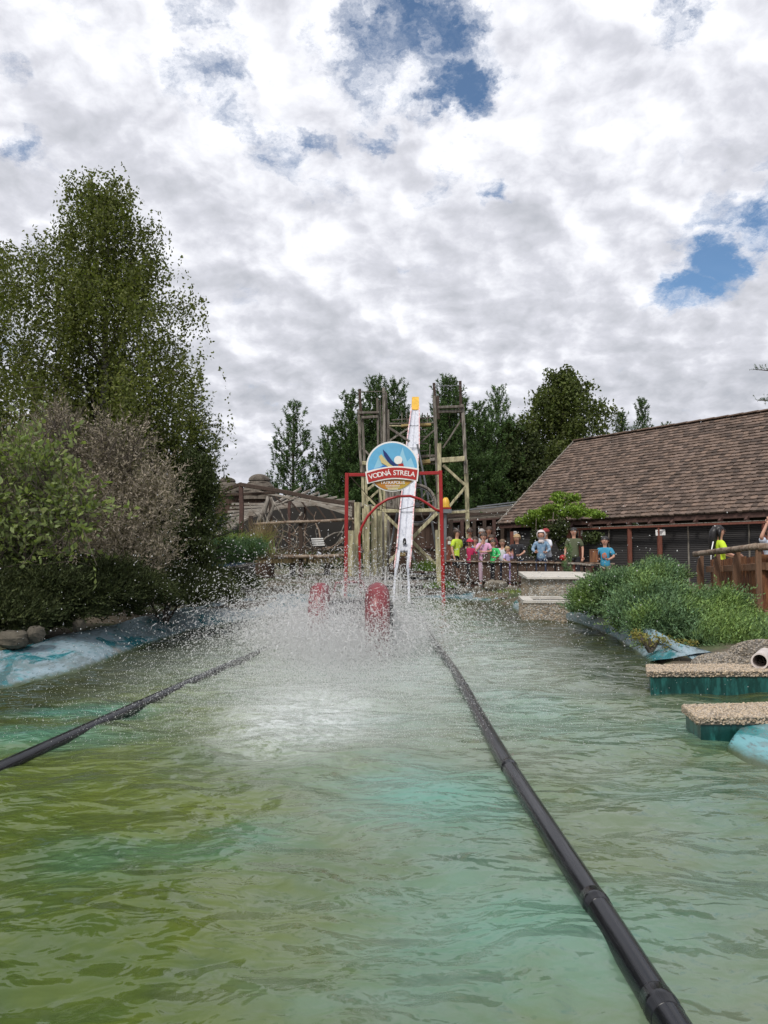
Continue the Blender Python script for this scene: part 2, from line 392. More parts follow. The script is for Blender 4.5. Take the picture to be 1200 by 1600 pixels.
def water_material():
    m = bpy.data.materials.new('pond_water'); m.use_nodes = True; t = NT(m.node_tree); b = t.n['Principled BSDF']
    vec = t.new('ShaderNodeTexCoord').outputs['Object']
    wob = t.v('SCALE', t.v('SUBTRACT', t.noise(t.v('MULTIPLY', vec, (1, 1.5, 1)), 3.2, 4, .6, out=1), (.5, .5, .5)), scale=.55)
    q = t.v('ADD', vec, wob); x, y, z = t.sep(q)[0:3]
    ox, oy, oz = t.sep(vec)[0:3]
    olive = t.mix(t.ramp(t.noise(q, 1.3, 4, .55), .35, .65), (.090, .120, .018, 1), (.058, .092, .024, 1))
    # aerated, milky water in and right of the boat's channel
    left_edge = t.m('ADD', -.42, t.m('MULTIPLY', t.m('SUBTRACT', oy, 3.0), -.10))
    mk_ = t.ramp(t.m('SUBTRACT', x, left_edge), -.35, .55)
    mk_ = t.m('MULTIPLY', mk_, t.ramp(t.m('SUBTRACT', x, t.m('MULTIPLY', t.ramp(oy, 5.5, 9), .4)), 3.0, 1.1, .22, 1.0))
    mk_ = t.m('MULTIPLY', mk_, t.ramp(t.noise(q, 2.0, 5, .6), .30, .62, .55, 1.0))
    mk_ = t.m('MULTIPLY', mk_, t.ramp(oy, 19.0, 15.0, .35, 1.0))
    milky = t.mix(t.ramp(t.noise(q, .9, 3, .5), .4, .65), (.135, .175, .118, 1), (.108, .178, .132, 1))
    c = t.mix(mk_, olive, milky)
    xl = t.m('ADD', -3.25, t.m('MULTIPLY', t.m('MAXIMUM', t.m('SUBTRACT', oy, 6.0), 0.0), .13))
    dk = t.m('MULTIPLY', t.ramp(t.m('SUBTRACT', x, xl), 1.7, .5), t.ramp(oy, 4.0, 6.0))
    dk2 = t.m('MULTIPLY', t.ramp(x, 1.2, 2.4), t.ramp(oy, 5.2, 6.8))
    c = t.mix(t.m('MULTIPLY', t.m('MAXIMUM', dk, dk2), .88), c, (.030, .034, .014, 1))  # dark reflections of the shrubs along both banks, painted into the body colour
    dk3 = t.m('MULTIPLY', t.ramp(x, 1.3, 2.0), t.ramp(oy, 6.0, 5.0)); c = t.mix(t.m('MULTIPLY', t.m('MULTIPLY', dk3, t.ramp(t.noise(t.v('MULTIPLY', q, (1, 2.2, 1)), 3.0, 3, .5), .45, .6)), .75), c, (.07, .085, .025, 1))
    # fine bubbles drifting round the splash
    d = t.v('LENGTH', t.v('MULTIPLY', t.v('SUBTRACT', vec, (-.2, 9.2, 0)), (.62, .30, 0)))
    fo = t.m('MULTIPLY', t.ramp(d, 2.0, .3), t.ramp(t.noise(q, 9.0, 7, .7), .30, .66, .25, 1.0))
    c = t.mix(t.m('MULTIPLY', fo, .8), c, (.44, .50, .48, 1))
    d3 = t.v('LENGTH', t.v('MULTIPLY', t.v('SUBTRACT', q, (-.58, 5.5, 0)), (1.25, .60, 0)))
    fo3 = t.m('MULTIPLY', t.ramp(d3, 1.0, .15), t.ramp(t.noise(q, 14.0, 8, .75), .40, .60, .1, 1.0))
    c = t.mix(t.m('MULTIPLY', fo3, .85), c, (.66, .70, .70, 1))
    # pond floor showing through where the algae is worn off
    for (X, Y, sx, sy, st) in [(.24, 3.65, 1.9, 1.5, .8), (.42, 2.35, 1.7, 1.9, .6), (-2.1, 5.55, 1.6, 3.2, .75), (-2.3, 4.75, 1.0, 2.8, .65), (1.05, 5.4, 1.6, 1.2, .3), (2.3, 4.9, 1.2, 1.6, .6), (-.9, 2.9, 2.2, 3.2, .3), (-.5, 3.1, 4, 3, .35)]:
        dd = t.v('LENGTH', t.v('MULTIPLY', t.v('SUBTRACT', q, (X, Y, 0)), (sx, sy, 0)))
        c = t.mix(t.ramp(dd, 1.25, .0, 0.0, st * .62), c, (.08, .30, .25, 1))
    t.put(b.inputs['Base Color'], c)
    b.inputs['Roughness'].default_value = .075; b.inputs['IOR'].default_value = 1.333; b.inputs['Specular IOR Level'].default_value = .62
    # wind and splash ripples
    vv = t.v('MULTIPLY', vec, (1.0, 1.45, 1.0))
    h1 = t.noise(vv, 2.9, 2, .45, .5); h2 = t.noise(vv, 8.5, 2.2, .5, .45); h3 = t.noise(vec, 48, 3, .6)
    ch = t.m('MULTIPLY', h3, t.ramp(d, 2.4, .5, .04, .55))
    h = t.m('ADD', t.m('ADD', t.m('MULTIPLY', h1, 1.0), t.m('MULTIPLY', h2, .28)), t.m('MULTIPLY', ch, .12))
    bn = t.new('ShaderNodeBump'); bn.inputs['Strength'].default_value = 1.0; bn.inputs['Distance'].default_value = .070
    t.put(bn.inputs['Height'], h); t.l.new(bn.outputs[0], b.inputs['Normal'])
    return m
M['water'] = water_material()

# ============================== POND, GROUND ==============================
left_w = [Vector((-3.3, -4, 0)), Vector((-3.3, 0, 0)), Vector((-3.25, 3, 0)), Vector((-3.22, 5, 0)), G(0, 1078), G(120, 1050), G(200, 1018), G(300, 985), G(430, 962), G(500, 944)]
left_c = [Vector((-4.1, -4, .22)), Vector((-4.1, 0, .22)), Vector((-3.95, 3, .22)), Vector((-3.8, 5, .22)), G(0, 1016, .22), G(90, 998, .22), G(200, 973, .22), G(300, 949, .22), G(420, 932, .22), G(490, 927, .22)]
far_w = [G(560, 936), G(640, 935), G(700, 936), G(760, 940), G(812, 948)]
right_w = [G(878, 968), G(925, 982), G(960, 998), G(990, 1016), G(1016, 1036), Vector((2.78, 7.0, 0)), Vector((3.6, 6.7, 0)), Vector((3.7, 5.4, 0)), Vector((2.65, 4.95, 0)), Vector((2.12, 4.62, 0)), G(1136, 1172), G(1200, 1200), Vector((2.06, 3.2, 0)), Vector((2.2, 1.5, 0)), Vector((2.3, -4, 0))]
right_c = [G(915, 952, .28), G(955, 962, .3), G(1010, 985, .27), G(1060, 1005, .22), G(1112, 1022, .17), Vector((3.5, 7.2, .3)), Vector((4.3, 6.9, .3)), Vector((4.4, 5.2, .3)), Vector((3.1, 5.0, .14)), Vector((2.42, 4.86, .10)), G(1178, 1118, .12), Vector((2.75, 4.35, .15)), Vector((2.85, 3.2, .3)), Vector((3.0, 1.5, .3)), Vector((3.1, -4, .3))]
poly = [Vector((-3.3, -4, 0))] + left_w[1:] + far_w + [G(822, 958), Vector((2.4, 13.2, 0)), Vector((3.1, 13.2, 0))] + right_w
PX = np.array([[p.x, p.y] for p in poly])
def sdist(X, Y):
    """distance outside the waterline polygon (negative inside)"""
    pts = np.stack([X.ravel(), Y.ravel()], 1); dmin = np.full(len(pts), 1e9); inside = np.zeros(len(pts), bool)
    n = len(PX)
    for i in range(n):
        a = PX[i]; b = PX[(i + 1) % n]; ab = b - a; L = (ab ** 2).sum() + 1e-9
        t = np.clip(((pts - a) @ ab) / L, 0, 1); d = np.linalg.norm(pts - (a + t[:, None] * ab), axis=1); dmin = np.minimum(dmin, d)
        c = ((a[1] > pts[:, 1]) != (b[1] > pts[:, 1]))
        with np.errstate(divide='ignore', invalid='ignore'):
            xi = (b[0] - a[0]) * (pts[:, 1] - a[1]) / (b[1] - a[1] + 1e-12) + a[0]
        inside ^= c & (pts[:, 0] < xi)
    return np.where(inside, -dmin, dmin).reshape(X.shape)
def sm(a, lo, hi): t = np.clip((a - lo) / (hi - lo), 0, 1); return t * t * (3 - 2 * t)
def fbm(X, Y, f=1.0, oct_=4, seed=0):
    r = np.random.default_rng(seed); out = np.zeros_like(X); a = 1.0
    for o in range(oct_):
        for _ in range(3):
            th = r.uniform(0, 2 * np.pi); ph = r.uniform(0, 2 * np.pi)
            out += a * np.sin((X * np.cos(th) + Y * np.sin(th)) * f + ph + 1.3 * np.sin((X * np.sin(th) - Y * np.cos(th)) * f * .7 + ph * 2))
        f *= 2.03; a *= .5
    return out / 4
def gheight(X, Y):
    d = sdist(X, Y)
    z = -.55 + .60 * sm(d, -.35, .15) + .16 * sm(d, .15, .8)
    z = z + .07 * sm(d, .8, 2.0)
    z = z + .35 * sm(-X, 4.2, 7.5) * sm(25 - Y, 0, 10) * sm(d, .3, 2.5)     # left bank rises under the shrubs
    z = z - .15 * sm(X, 4.8, 6.5) * sm(22 - Y, 0, 6)                          # walkway behind the board fence is lower
    z = z + .02 * fbm(X, Y, 2.1, 3, 3) * sm(d, .2, 1.5) * (1 - sm(np.hypot(X, Y), 40, 80))
    return z
def axis(lo, hi, step, far):
    a = list(np.arange(lo, hi, step)); g = step; x = hi
    while x < far: a.append(x); g *= 1.35; x += g
    a.append(far); g = step; x = lo - step; b = []
    while x > -far: b.append(x); g *= 1.35; x -= g
    b.append(-far); return np.array(b[::-1] + a)
gx = axis(-8, 8, .14, 900); gy = axis(-5, 24, .16, 900)
XX, YY = np.meshgrid(gx, gy); ZZ = gheight(XX, YY)
def grid_faces(nx, ny):
    i = np.arange(nx - 1)[None, :] + np.arange(ny - 1)[:, None] * nx
    return np.stack([i, i + 1, i + 1 + nx, i + nx], -1).reshape(-1, 4)
g = np_mesh('ground', np.stack([XX, YY, ZZ], -1).reshape(-1, 3), grid_faces(len(gx), len(gy)), M['soil'], smooth=True); props(g, kind='structure')
def gz(x, y): return float(gheight(np.array([[x]]), np.array([[y]]))[0, 0])

# water sheet with real waves
wx = np.concatenate([np.linspace(-7, -3.6, 14), np.linspace(-3.5, 3.9, 230), np.linspace(4.1, 7, 12)])
wy = np.concatenate([np.linspace(-4, .9, 20), np.cumsum(np.concatenate([[1.0], np.linspace(.022, .09, 340)]))])
wy = wy[wy < 21.6]
WX, WY = np.meshgrid(wx, wy); WZ = np.zeros_like(WX)
r_ = np.random.default_rng(11)
for i in range(46):
    lam = .22 * (1.075 ** i) if i < 26 else r_.uniform(.35, 1.3)
    th = r_.normal(math.pi * .5, .75); k_ = 2 * math.pi / lam; ph = r_.uniform(0, 6.28)
    ux = WX + .25 * np.sin(WY * 1.3 + i) ; uy = WY + .2 * np.sin(WX * 1.7 + i * 2)
    s_ = np.sin((ux * math.cos(th) + uy * math.sin(th)) * k_ + ph)
    WZ += lam * .0032 * s_
WZ -= WZ.mean()
dch = np.hypot(WX + .45, (WY - 9) * .6); WZ += .03 * np.exp(-(dch / 1.2) ** 2) * np.sin(dch * 9)
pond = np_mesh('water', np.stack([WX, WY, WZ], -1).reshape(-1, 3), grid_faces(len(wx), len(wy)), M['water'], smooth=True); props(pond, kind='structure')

# painted liner strips along the banks
def resample(pts, n):
    L = [0]
    for a, b in zip(pts[:-1], pts[1:]): L.append(L[-1] + (b - a).length)
    out = []
    for i in range(n):
        t = L[-1] * i / (n - 1); j = max(k for k in range(len(L)) if L[k] <= t + 1e-9); j = min(j, len(pts) - 2)
        u = (t - L[j]) / (L[j + 1] - L[j]); 
        p0 = pts[max(j - 1, 0)]; p1 = pts[j]; p2 = pts[j + 1]; p3 = pts[min(j + 2, len(pts) - 1)]
        out.append(.5 * ((2 * p1) + (p2 - p0) * u + (2 * p0 - 5 * p1 + 4 * p2 - p3) * u * u + (3 * p1 - p0 - 3 * p2 + p3) * u ** 3))
    return out
def liner(name, wl, cl, n, nseg, lip=.04, amp=.045, seed=0, m='liner'):
    rr = random.Random(seed); V = []; K = 13
    A = []
    for seg in range(len(wl) - 1):
        pass
    wn = []; cn = []
    m_ = len(wl); tt = np.linspace(0, m_ - 1, n)
    for t in tt:
        j = min(int(t), m_ - 2); u = t - j; u = u * u * (3 - 2 * u) * .3 + u * .7
        wn.append(wl[j].lerp(wl[j + 1], u)); cn.append(cl[j].lerp(cl[j + 1], u))
    X0 = np.array([[p.x, p.y, p.z] for p in wn]); X1 = np.array([[p.x, p.y, p.z] for p in cn])
    rows = []
    for k in range(K):
        u = (k - 4) / (K - 5)                      # below the waterline for k<4
        if u < 0:
            p = X0 + (X0 - X1) * (-u) * .9; p[:, 2] = -.6 * (-u)
        else:
            p = X0 + (X1 - X0) * u; p[:, 2] = X1[:, 2] * (u ** .75)
        fold = fbm(p[:, 0] * 1.0, p[:, 1] * 1.0, 3.2, 4, seed) * amp * min(1, max(0.25, u * 2 + .4))
        p[:, 2] += fold + .02; rows.append(p)
    last = rows[-1] + unit(X1 - X0) * .3; last[:, 2] = rows[-1][:, 2] - .12; rows.append(last)
    V = np.stack(rows, 0).reshape(-1, 3)
    o = np_mesh(name, V, grid_faces(n, len(rows)), M[m], smooth=True); return o
props(liner('pond_bank', left_w, left_c, 160, 1, seed=5), kind='structure')
props(liner('pond_bank', right_w[:5], right_c[:5], 90, 1, seed=8, amp=.035), kind='structure')
props(liner('pond_bank', right_w[8:], right_c[8:], 90, 1, seed=9, amp=.012, m='liner_teal'), kind='structure')
props(liner('pond_bank', [Vector((-1.5, 19.6, 0))] + far_w[:4] + [Vector((3.1, 18.6, 0)), Vector((2.75, 16.5, 0)), Vector((2.6, 14.6, 0))],
            [Vector((-1.6, 20.6, .22)), Vector((-.4, 21, .1)), Vector((.8, 21, .1)), Vector((1.7, 21.2, .12)), Vector((2.8, 20.9, .24)), Vector((3.7, 19.6, .2)), Vector((3.5, 17.2, .2)), Vector((3.3, 14.8, .2))], 110, 1, seed=12), kind='structure')
# paved visitors' area behind the fence
pv = MB(); zs = .285
pv.add([(-1.5, 22.0, zs), (4.2, 20.6, zs), (4.9, 19.0, .2), (5.6, 15.0, .2), (6.2, 10.5, .2), (16, 10.5, .2), (16, 40, zs), (-1.5, 40, zs)], [tuple(range(8))])
props(mk('pavement', pv, M['paving'], fix=False), kind='structure')

# ============================== GUIDE PIPES ==============================
def guide_pipe(pts, rad, label, joints):
    t = thing('guide_pipe', label, 'pipe', pts[0], 'black guide pipes in the pond')
    mb = MB(); mb.tube(pts, rad, 28); mk('pipe_run', mb, M['pipe'], t, smooth=True)
    for jn in joints:
        i = min(range(len(pts)), key=lambda k: abs(pts[k].y - jn)); a = pts[i]; d = (pts[min(i + 1, len(pts) - 1)] - pts[max(i - 1, 0)]).normalized()
        a = a + d * (jn - a.y)
        b = MB(); b.tube([a - d * .045, a - d * .040, a - d * .012, a - d * .008, a, a + d * .008, a + d * .012, a + d * .040, a + d * .045],
                         [rad * 1.0, rad * 1.035, rad * 1.03, rad * 1.075, rad * 1.055, rad * 1.075, rad * 1.03, rad * 1.035, rad * 1.0], 28); mk('weld_joint', b, M['pipe'], t, smooth=True)
    return t
def line_y(fn, y0, y1, n): return [fn(y0 + (y1 - y0) * i / (n - 1)) for i in range(n)]
guide_pipe(line_y(lambda y: Vector((.655 - .0005 * y + .012 * math.sin(y * 1.1), y, .022 - .03 * sm(np.array(y), 12, 17))), .3, 18.5, 90), .041, 'black pipe crossing the milky water in front of the planters', [1.9, 2.45, 4.0, 6.4, 9.0])
lp_ = [G(0, 1203), G(215, 1105), G(300, 1065), G(430, 1010)]
sA = (lp_[3].x - lp_[0].x) / (lp_[3].y - lp_[0].y)
guide_pipe(line_y(lambda y: Vector((lp_[0].x + (y - lp_[0].y) * sA - .10 * math.sin((y - lp_[0].y) / (lp_[3].y - lp_[0].y) * math.pi) * .2, y, .005)), .5, 15.5, 70), .040, 'black pipe half sunk in the olive water beside the shrubby bank', [3.2, 5.7])

# ============================== RIGHT BANK: SLABS, DRAIN ==============================
def pebbles(n, sampler, r, m, parent, name='pebble_facing'):
    pts = sampler(n); k = len(pts)
    base = np.array([(1, 0, 0), (0, 1, 0), (-1, 0, 0), (0, -1, 0), (0, 0, 1), (0, 0, -.8), (.6, .6, .55), (-.6, .6, .5), (-.6, -.6, .55), (.6, -.6, .5)])
    fc = np.array([(0, 6, 9), (6, 4, 9), (1, 7, 6), (7, 4, 6), (2, 8, 7), (8, 4, 7), (3, 9, 8), (9, 4, 8), (0, 1, 6), (1, 2, 7), (2, 3, 8), (3, 0, 9), (1, 0, 5), (2, 1, 5), (3, 2, 5), (0, 3, 5)])
    S = r * rng.uniform(.6, 1.25, (k, 1, 3)); a = rng.uniform(0, 6.28, k)
    B = base[None] * S; ca, sa = np.cos(a)[:, None], np.sin(a)[:, None]
    Bx = B[..., 0] * ca - B[..., 1] * sa; By = B[..., 0] * sa + B[..., 1] * ca
    V = np.stack([Bx, By, B[..., 2]], -1) + pts[:, None, :]
    Fc = (fc[None] + (np.arange(k) * 10)[:, None, None]).reshape(-1, 3)
    o = np_mesh(name, V.reshape(-1, 3), Fc, m, parent, smooth=False); o['kind'] = 'stuff'; return o
def slab(label, corners, ztop, th, wall_in, zb=-.4):
    c = [Vector((p[0], p[1], ztop)) for p in corners]; cen = sum(c, Vector()) / 4
    t = thing('pebble_step', label, 'step', (cen.x, cen.y, 0), 'pebble-topped steps at the pond edge')
    mb = MB(); v = [(p.x, p.y, ztop) for p in c] + [(p.x, p.y, ztop - th) for p in c]
    mb.add(v, [(0, 1, 2, 3), (7, 6, 5, 4)] + [(i, i + 4, (i + 1) % 4 + 4, (i + 1) % 4) for i in range(4)]); mk('top_slab', mb, M['mortar'], t)
    mb = MB(); q = [p.lerp(cen, wall_in) for p in c]
    v = [(p.x, p.y, ztop - th + .002) for p in q] + [(p.x, p.y, zb) for p in q]
    mb.add(v, [(0, 1, 2, 3), (7, 6, 5, 4)] + [(i, i + 4, (i + 1) % 4 + 4, (i + 1) % 4) for i in range(4)]); mk('side_wall', mb, M['green_wall'], t)
    def samp(n):
        a = rng.uniform(0, 1, (n, 2)); C = np.array([[p.x, p.y] for p in c])
        p = (C[0] * (1 - a[:, :1]) + C[1] * a[:, :1]) * (1 - a[:, 1:]) + (C[3] * (1 - a[:, :1]) + C[2] * a[:, :1]) * a[:, 1:]
        top = np.column_stack([p, np.full(n, ztop)])
        k = n // 3; b = rng.uniform(0, 1, k); e = rng.integers(0, 4, k)
        pe = C[e] * (1 - b[:, None]) + C[(e + 1) % 4] * b[:, None]
        return np.vstack([top, np.column_stack([pe, ztop - rng.uniform(0, th, k)])])
    pebbles(3600, samp, .0095, M['pebble'], t)
    return t
slab('pebble slab on a green wall below the drain pipe', [G(1012, 1050, .17).xy, (3.35, 6.30), (3.5, 6.78), G(1010, 1039, .17).xy], .17, .04, .035)
slab('pebble slab on a green wall beside the bare turquoise liner', [G(1090, 1122, .15).xy, (2.75, 4.62), (2.95, 5.12), G(1066, 1102, .15).xy], .15, .04, .04)
# pebble mound and drain pipe
t = thing('drain_pipe', 'pale plastic drain pipe poking out of a pebble mound', 'pipe', (3.1, 6.9, .2))
a = P(1187, 1033, 6.45); b_ = a + Vector((.46, .72, .01)); mb = MB(); r0 = .066
mb.tube([a, b_], r0, 24, cap=False); mb.tube([a + Vector((.003, .012, 0)), b_], r0 * .84, 24, cap=False)
n = len(mb.v); ringo = [a + (Vector(mb.v[i]) - a) for i in range(24)]
mk('pipe_wall', mb, M['pvc'], t, smooth=True, fix=False)
d_ = (b_ - a).normalized(); mb = MB(); mb.tube([a + d_ * .002 - d_ * .006, a + d_ * .012], r0 * 1.02, 24, cap=False); mb.tube([a - d_ * .004, a + d_ * .012], r0 * .82, 24, cap=False)
o_ = [Vector(mb.v[i]) for i in range(24)]; i_ = [Vector(mb.v[48 + i]) for i in range(24)]
mb.add(o_ + i_, [(i, (i + 1) % 24, 24 + (i + 1) % 24, 24 + i) for i in range(24)]); mk('pipe_rim', mb, M['pvc'], t, smooth=False, fix=False)
mb = MB(); mb.ell(a + d_ * .35, (r0 * .8, .02, r0 * .8), 16, 8); mk('pipe_bore', mb, M['inside'], t)
t = thing('pebble_mound', 'rounded heap of grey pebbles cemented around the drain pipe', 'mound', (3.1, 7.0, .2))
mc = P(1140, 1032, 6.95); mb = MB(); mb.ell((mc.x + .05, 7.0, .11), (.34, .38, .11), 20, 8, 0, .6); mb.ell((mc.x + .36, 7.0, .17), (.32, .38, .17), 20, 8, 0, .6); mk('mound_core', mb, M['mortar'], t, smooth=True)
def samp(n):
    u = rvec(n); u[:, 2] = np.abs(u[:, 2]); A = u * np.array([.34, .38, .11]) + np.array([mc.x + .05, 7.0, .11])
    B = u * np.array([.32, .38, .17]) + np.array([mc.x + .36, 7.0, .17]); k = rng.uniform(0, 1, n) < .6
    return np.where(k[:, None], A, B)
pebbles(3200, samp, .014, M['pebble_dark'], t)

# ============================== PLANTER BLOCKS ==============================
def frustum_box(mb, c4, z0, z1):
    v = [(p[0], p[1], z1) for p in c4] + [(p[0], p[1], z0) for p in c4]
    mb.add(v, [(0, 1, 2, 3), (7, 6, 5, 4)] + [(i, i + 4, (i + 1) % 4 + 4, (i + 1) % 4) for i in range(4)])
def wall_pebbles(t, c4, z0, z1, n, r=.016):
    C = np.array(c4)
    def s(n):
        e = rng.integers(0, 4, n); b = rng.uniform(0, 1, (n, 1)); p = C[e] * (1 - b) + C[(e + 1) % 4] * b
        return np.column_stack([p, rng.uniform(z0, z1, n)])
    pebbles(n, s, r, M['pebble'], t)
t = thing('planter_box', 'low pebbled concrete box standing in the water with open top', 'planter', (3, 13.9, 0))
c4 = [(2.42, 13.35), (3.55, 13.25), (3.7, 14.7), (2.6, 14.85)]
mb = MB(); frustum_box(mb, c4, -.4, .30); mk('box_wall', mb, M['concrete'], t); wall_pebbles(t, c4, -.02, .30, 2600)
cen = Vector((3.07, 14.04)); 
for i in range(4):
    p, q = Vector(c4[i]), Vector(c4[(i + 1) % 4]); o1, o2 = p + (p - cen) * .03, q + (q - cen) * .03; i1, i2 = p.lerp(cen, .3), q.lerp(cen, .3)
    mb = MB(); frustum_box(mb, [o1, o2, i2, i1], .303, .345 + .002 * i); mk('coping', mb, M['coping'], t)
mb = MB(); frustum_box(mb, [Vector(c).lerp(cen, .32) for c in c4], .30, .304); mk('planter_soil', mb, M['inside'], t)
t = thing('planter_box', 'taller pebbled concrete wall block with pale boards on top', 'planter', (3.6, 16.5, 0))
c4 = [(2.86, 15.2), (4.3, 15.05), (4.7, 18.3), (3.3, 18.5)]
mb = MB(); frustum_box(mb, c4, -.4, .66); mk('block_wall', mb, M['concrete'], t); wall_pebbles(t, c4, .0, .66, 3800)
for i in range(4):
    y0 = 15.1 + i * .86; mb = MB(); xs = 2.8 + i * .11
    mb.add([(xs, y0, .70 + .012 * i), (xs + 1.5, y0 - .12, .70 + .012 * i), (xs + 1.6, y0 + .7, .712 + .012 * i), (xs + .1, y0 + .82, .712 + .012 * i),
            (xs, y0, .665), (xs + 1.5, y0 - .12, .665), (xs + 1.6, y0 + .7, .665), (xs + .1, y0 + .82, .665)], [(0, 1, 2, 3), (7, 6, 5, 4), (0, 4, 5, 1), (1, 5, 6, 2), (2, 6, 7, 3), (3, 7, 4, 0)])
    mk('top_board', mb, M['coping'], t)
# rubble on the far right shore
for (px, py, Y, s, lb) in [(775, 915, 20.2, .32, 'largest grey boulder at the foot of the plank fence'), (800, 919, 19.6, .18, 'flat stone lying right of the largest boulder by the plank fence'), (724, 916, 20.3, .22, 'grey rock on the shore beside the red gate post'),
                          (746, 918, 20.2, .15, 'small dark rock between two larger rocks on the far shore'), (818, 936, 17.5, .14, 'small stone at the corner of the taller planter wall'), (788, 935, 18.7, .10, 'little brown stone on the turquoise liner')]:
    p = P(px, py, Y); mb = MB(); mb.ell((p.x, p.y, gz(p.x, p.y) + s * .3), (s, s * .7, s * .55), 10, 7)
    mb.v = [(x + random.uniform(-.12, .12) * s, y + random.uniform(-.12, .12) * s, z + random.uniform(-.12, .12) * s) for x, y, z in mb.v]
    props(mk('rock', mb, M['stone']), lb, 'rock', 'rocks along the far shore')
for i, (px, py, Y, sx, sz, lb) in enumerate([(18, 998, 7.45, .26, .13, 'square grey stone block at the bottom of the dark juniper bank'), (52, 990, 7.6, .13, .12, 'narrow stone block between its square neighbour and the juniper'), (122, 975, 8.4, .12, .09, 'rough brown stone half hidden by dark juniper above the liner')]):
    p = P(px, py, Y); mb = MB(); mb.ell((p.x, Y + .05, p.z - .01), (sx * .62, .15, sz * .75), 14, 9, M=Matrix.Rotation(.2 * i - .1, 3, 'Z')); mb.v = [(p.x + max(-sx * .5, min(sx * .5, x - p.x)) + random.uniform(-.008, .008), y + random.uniform(-.008, .008), p.z + max(-sz, min(sz * .5, z - p.z)) + random.uniform(-.008, .008)) for x, y, z in mb.v]
    props(mk('stone_block', mb, M['dark_stone']), lb, 'stone', 'stones at the left water edge')

# ============================== BOAT ==============================
t = thing('flume_boat', 'red flume boat with two raised noses bursting through the splash', 'boat', (-.43, 9.6, 0))
def nose(x, y, w_, top, back, name='nose'):
    r = w_ / 2; mb = MB()
    path = [(y + .10, -.12), (y + .02, .12), (y - .01, .34), (y + .01, top - .30), (y + .08, top - .20), (y + .20, top - .145), (y + .36, top - .15), (y + .62, top - .26), (y + .95, .34), (y + back, .16)]
    mb.tube([(x, p[0] + r, p[1]) for p in path], [r, r, r, r, r * 1.0, r * .98, r * .97, r * .95, r * .95, r * .9], 16); return mk(name, mb, M['red_gel'], t, smooth=True)
n1_ = nose(-.075, 8.45, .28, .82, 1.3); n2_ = nose(-.80, 9.3, .26, .80, 1.3)
mb = MB(); mb.box((.085, 9.15, .26), (.035, 1.0, .60)); mk('rubber_bumper', mb, M['black_rubber'], n1_)
mb = MB(); mb.box((-.435, 10.2, .22), (.50, 1.5, .52)); mk('hull_tub', mb, M['dark_panel'], t)
for y_ in (10.6,):
    mb = MB(); mb.tube([(-.70, y_, .50), (-.66, y_, .74), (-.3, y_, .76), (-.2, y_, .50)], .022, 8); mk('grab_bar', mb, M['red_gel'], t)
mb = MB(); mb.box((-.435, 10.1, .52), (.46, .35, .06)); mk('seat', mb, M['black_rubber'], t)

# ============================== SLIDE ==============================
SLP = [(614.5, 641.5, 905, 19.9), (616, 640, 890, 20.2), (620, 643, 860, 21.0), (625, 646, 800, 22.5), (630.5, 650.5, 750, 23.9), (635, 655, 700, 25.4), (639.5, 655, 665, 27.2), (643, 655, 640, 28.6), (644, 654.5, 622, 29.3)]
t = thing('water_slide', 'steep white chute dropping through the wooden tower into the pond', 'slide', (.5, 20, 0))
def chute_pts(i):
    a, b, y, Y = SLP[i]; return P(a, y, Y), P(b, y, Y)
i0 = 2
for i in range(i0, len(SLP) - 2):
    (a0, b0), (a1, b1) = chute_pts(i), chute_pts(i + 1)
    nrm = (b0 - a0).cross(a1 - a0).normalized(); nrm = nrm if nrm.z > 0 else -nrm
    mb = MB(); prof = [(0, .07), (.06, .0), (.30, -.03), (.44, -.03), (.5, -.005), (.56, -.03), (.70, -.03), (.94, 0), (1, .07)]
    V = [];
    for (a, b) in ((a0, b0), (a1 + (a0 - a1) * .004, b1 + (b0 - b1) * .004)): V += [a.lerp(b, u) + nrm * h for u, h in prof] + [a.lerp(b, u) + nrm * (h - .03) for u, h in reversed(prof)]
    m_ = len(prof) * 2
    mb.add(V, [tuple(range(m_)), tuple(reversed(range(m_, 2 * m_)))] + [(k, m_ + k, m_ + (k + 1) % m_, (k + 1) % m_) for k in range(m_)])
    mk('trough_section', mb, M['slide_white'], t)
    for (p, q) in ((a0, a1), (b0, b1)):
        mb = MB(); mb.beam(p + nrm * .09, q + nrm * .09, .035, .045); mk('side_rim', mb, M['pink_edge'], t)
    mb = MB(); mb.beam(a0 + nrm * .008, b0 + nrm * .008, .03, .012); mk('seam_strip', mb, M['steel'], t)
# fork at the foot
(a0, b0), (a1, b1), (a2, b2) = chute_pts(2), chute_pts(1), chute_pts(0)
for (p, q, r__, s_) in ((a0, a1, a2, 1), (b0, b1, b2, -1)):
    inn = (b0 - a0).normalized() * s_
    mb = MB(); mb.beam(p + inn * .05, q + inn * .045, .10, .05); mk('foot_prong', mb, M['slide_white'], t)
    mb = MB(); mb.beam(p + Vector((0, 0, .04)), q + Vector((0, 0, .04)), .035, .05); mk('side_rim', mb, M['pink_edge'], t)
    mb = MB(); mb.beam(q + inn * .04, Vector((q.x - .12 * s_ * 0 - .05, 19.0, -.1)), .06, .05); mk('entry_rail', mb, M['slide_white'], t)
mb = MB(); m1 = a0.lerp(b0, .5); mb.add([a0 + Vector((.07, 0, .01)), b0 + Vector((-.07, 0, .01)), m1.lerp(a1.lerp(b1, .5), .42) + Vector((-.09, 0, .02)), m1.lerp(a1.lerp(b1, .5), .0) + Vector((0, 0, .02))], [(0, 1, 3), (0, 3, 2)]); 
mb = MB(); c_ = P(632, 848, 21.2); mb.box(c_ + Vector((0, -.02, .0)), (.10, .10, .10)); mb.ell(c_ + Vector((0, -.06, .07)), (.045, .04, .06), 8, 6); mk('chain_sprocket', mb, M['black_rubber'], t)
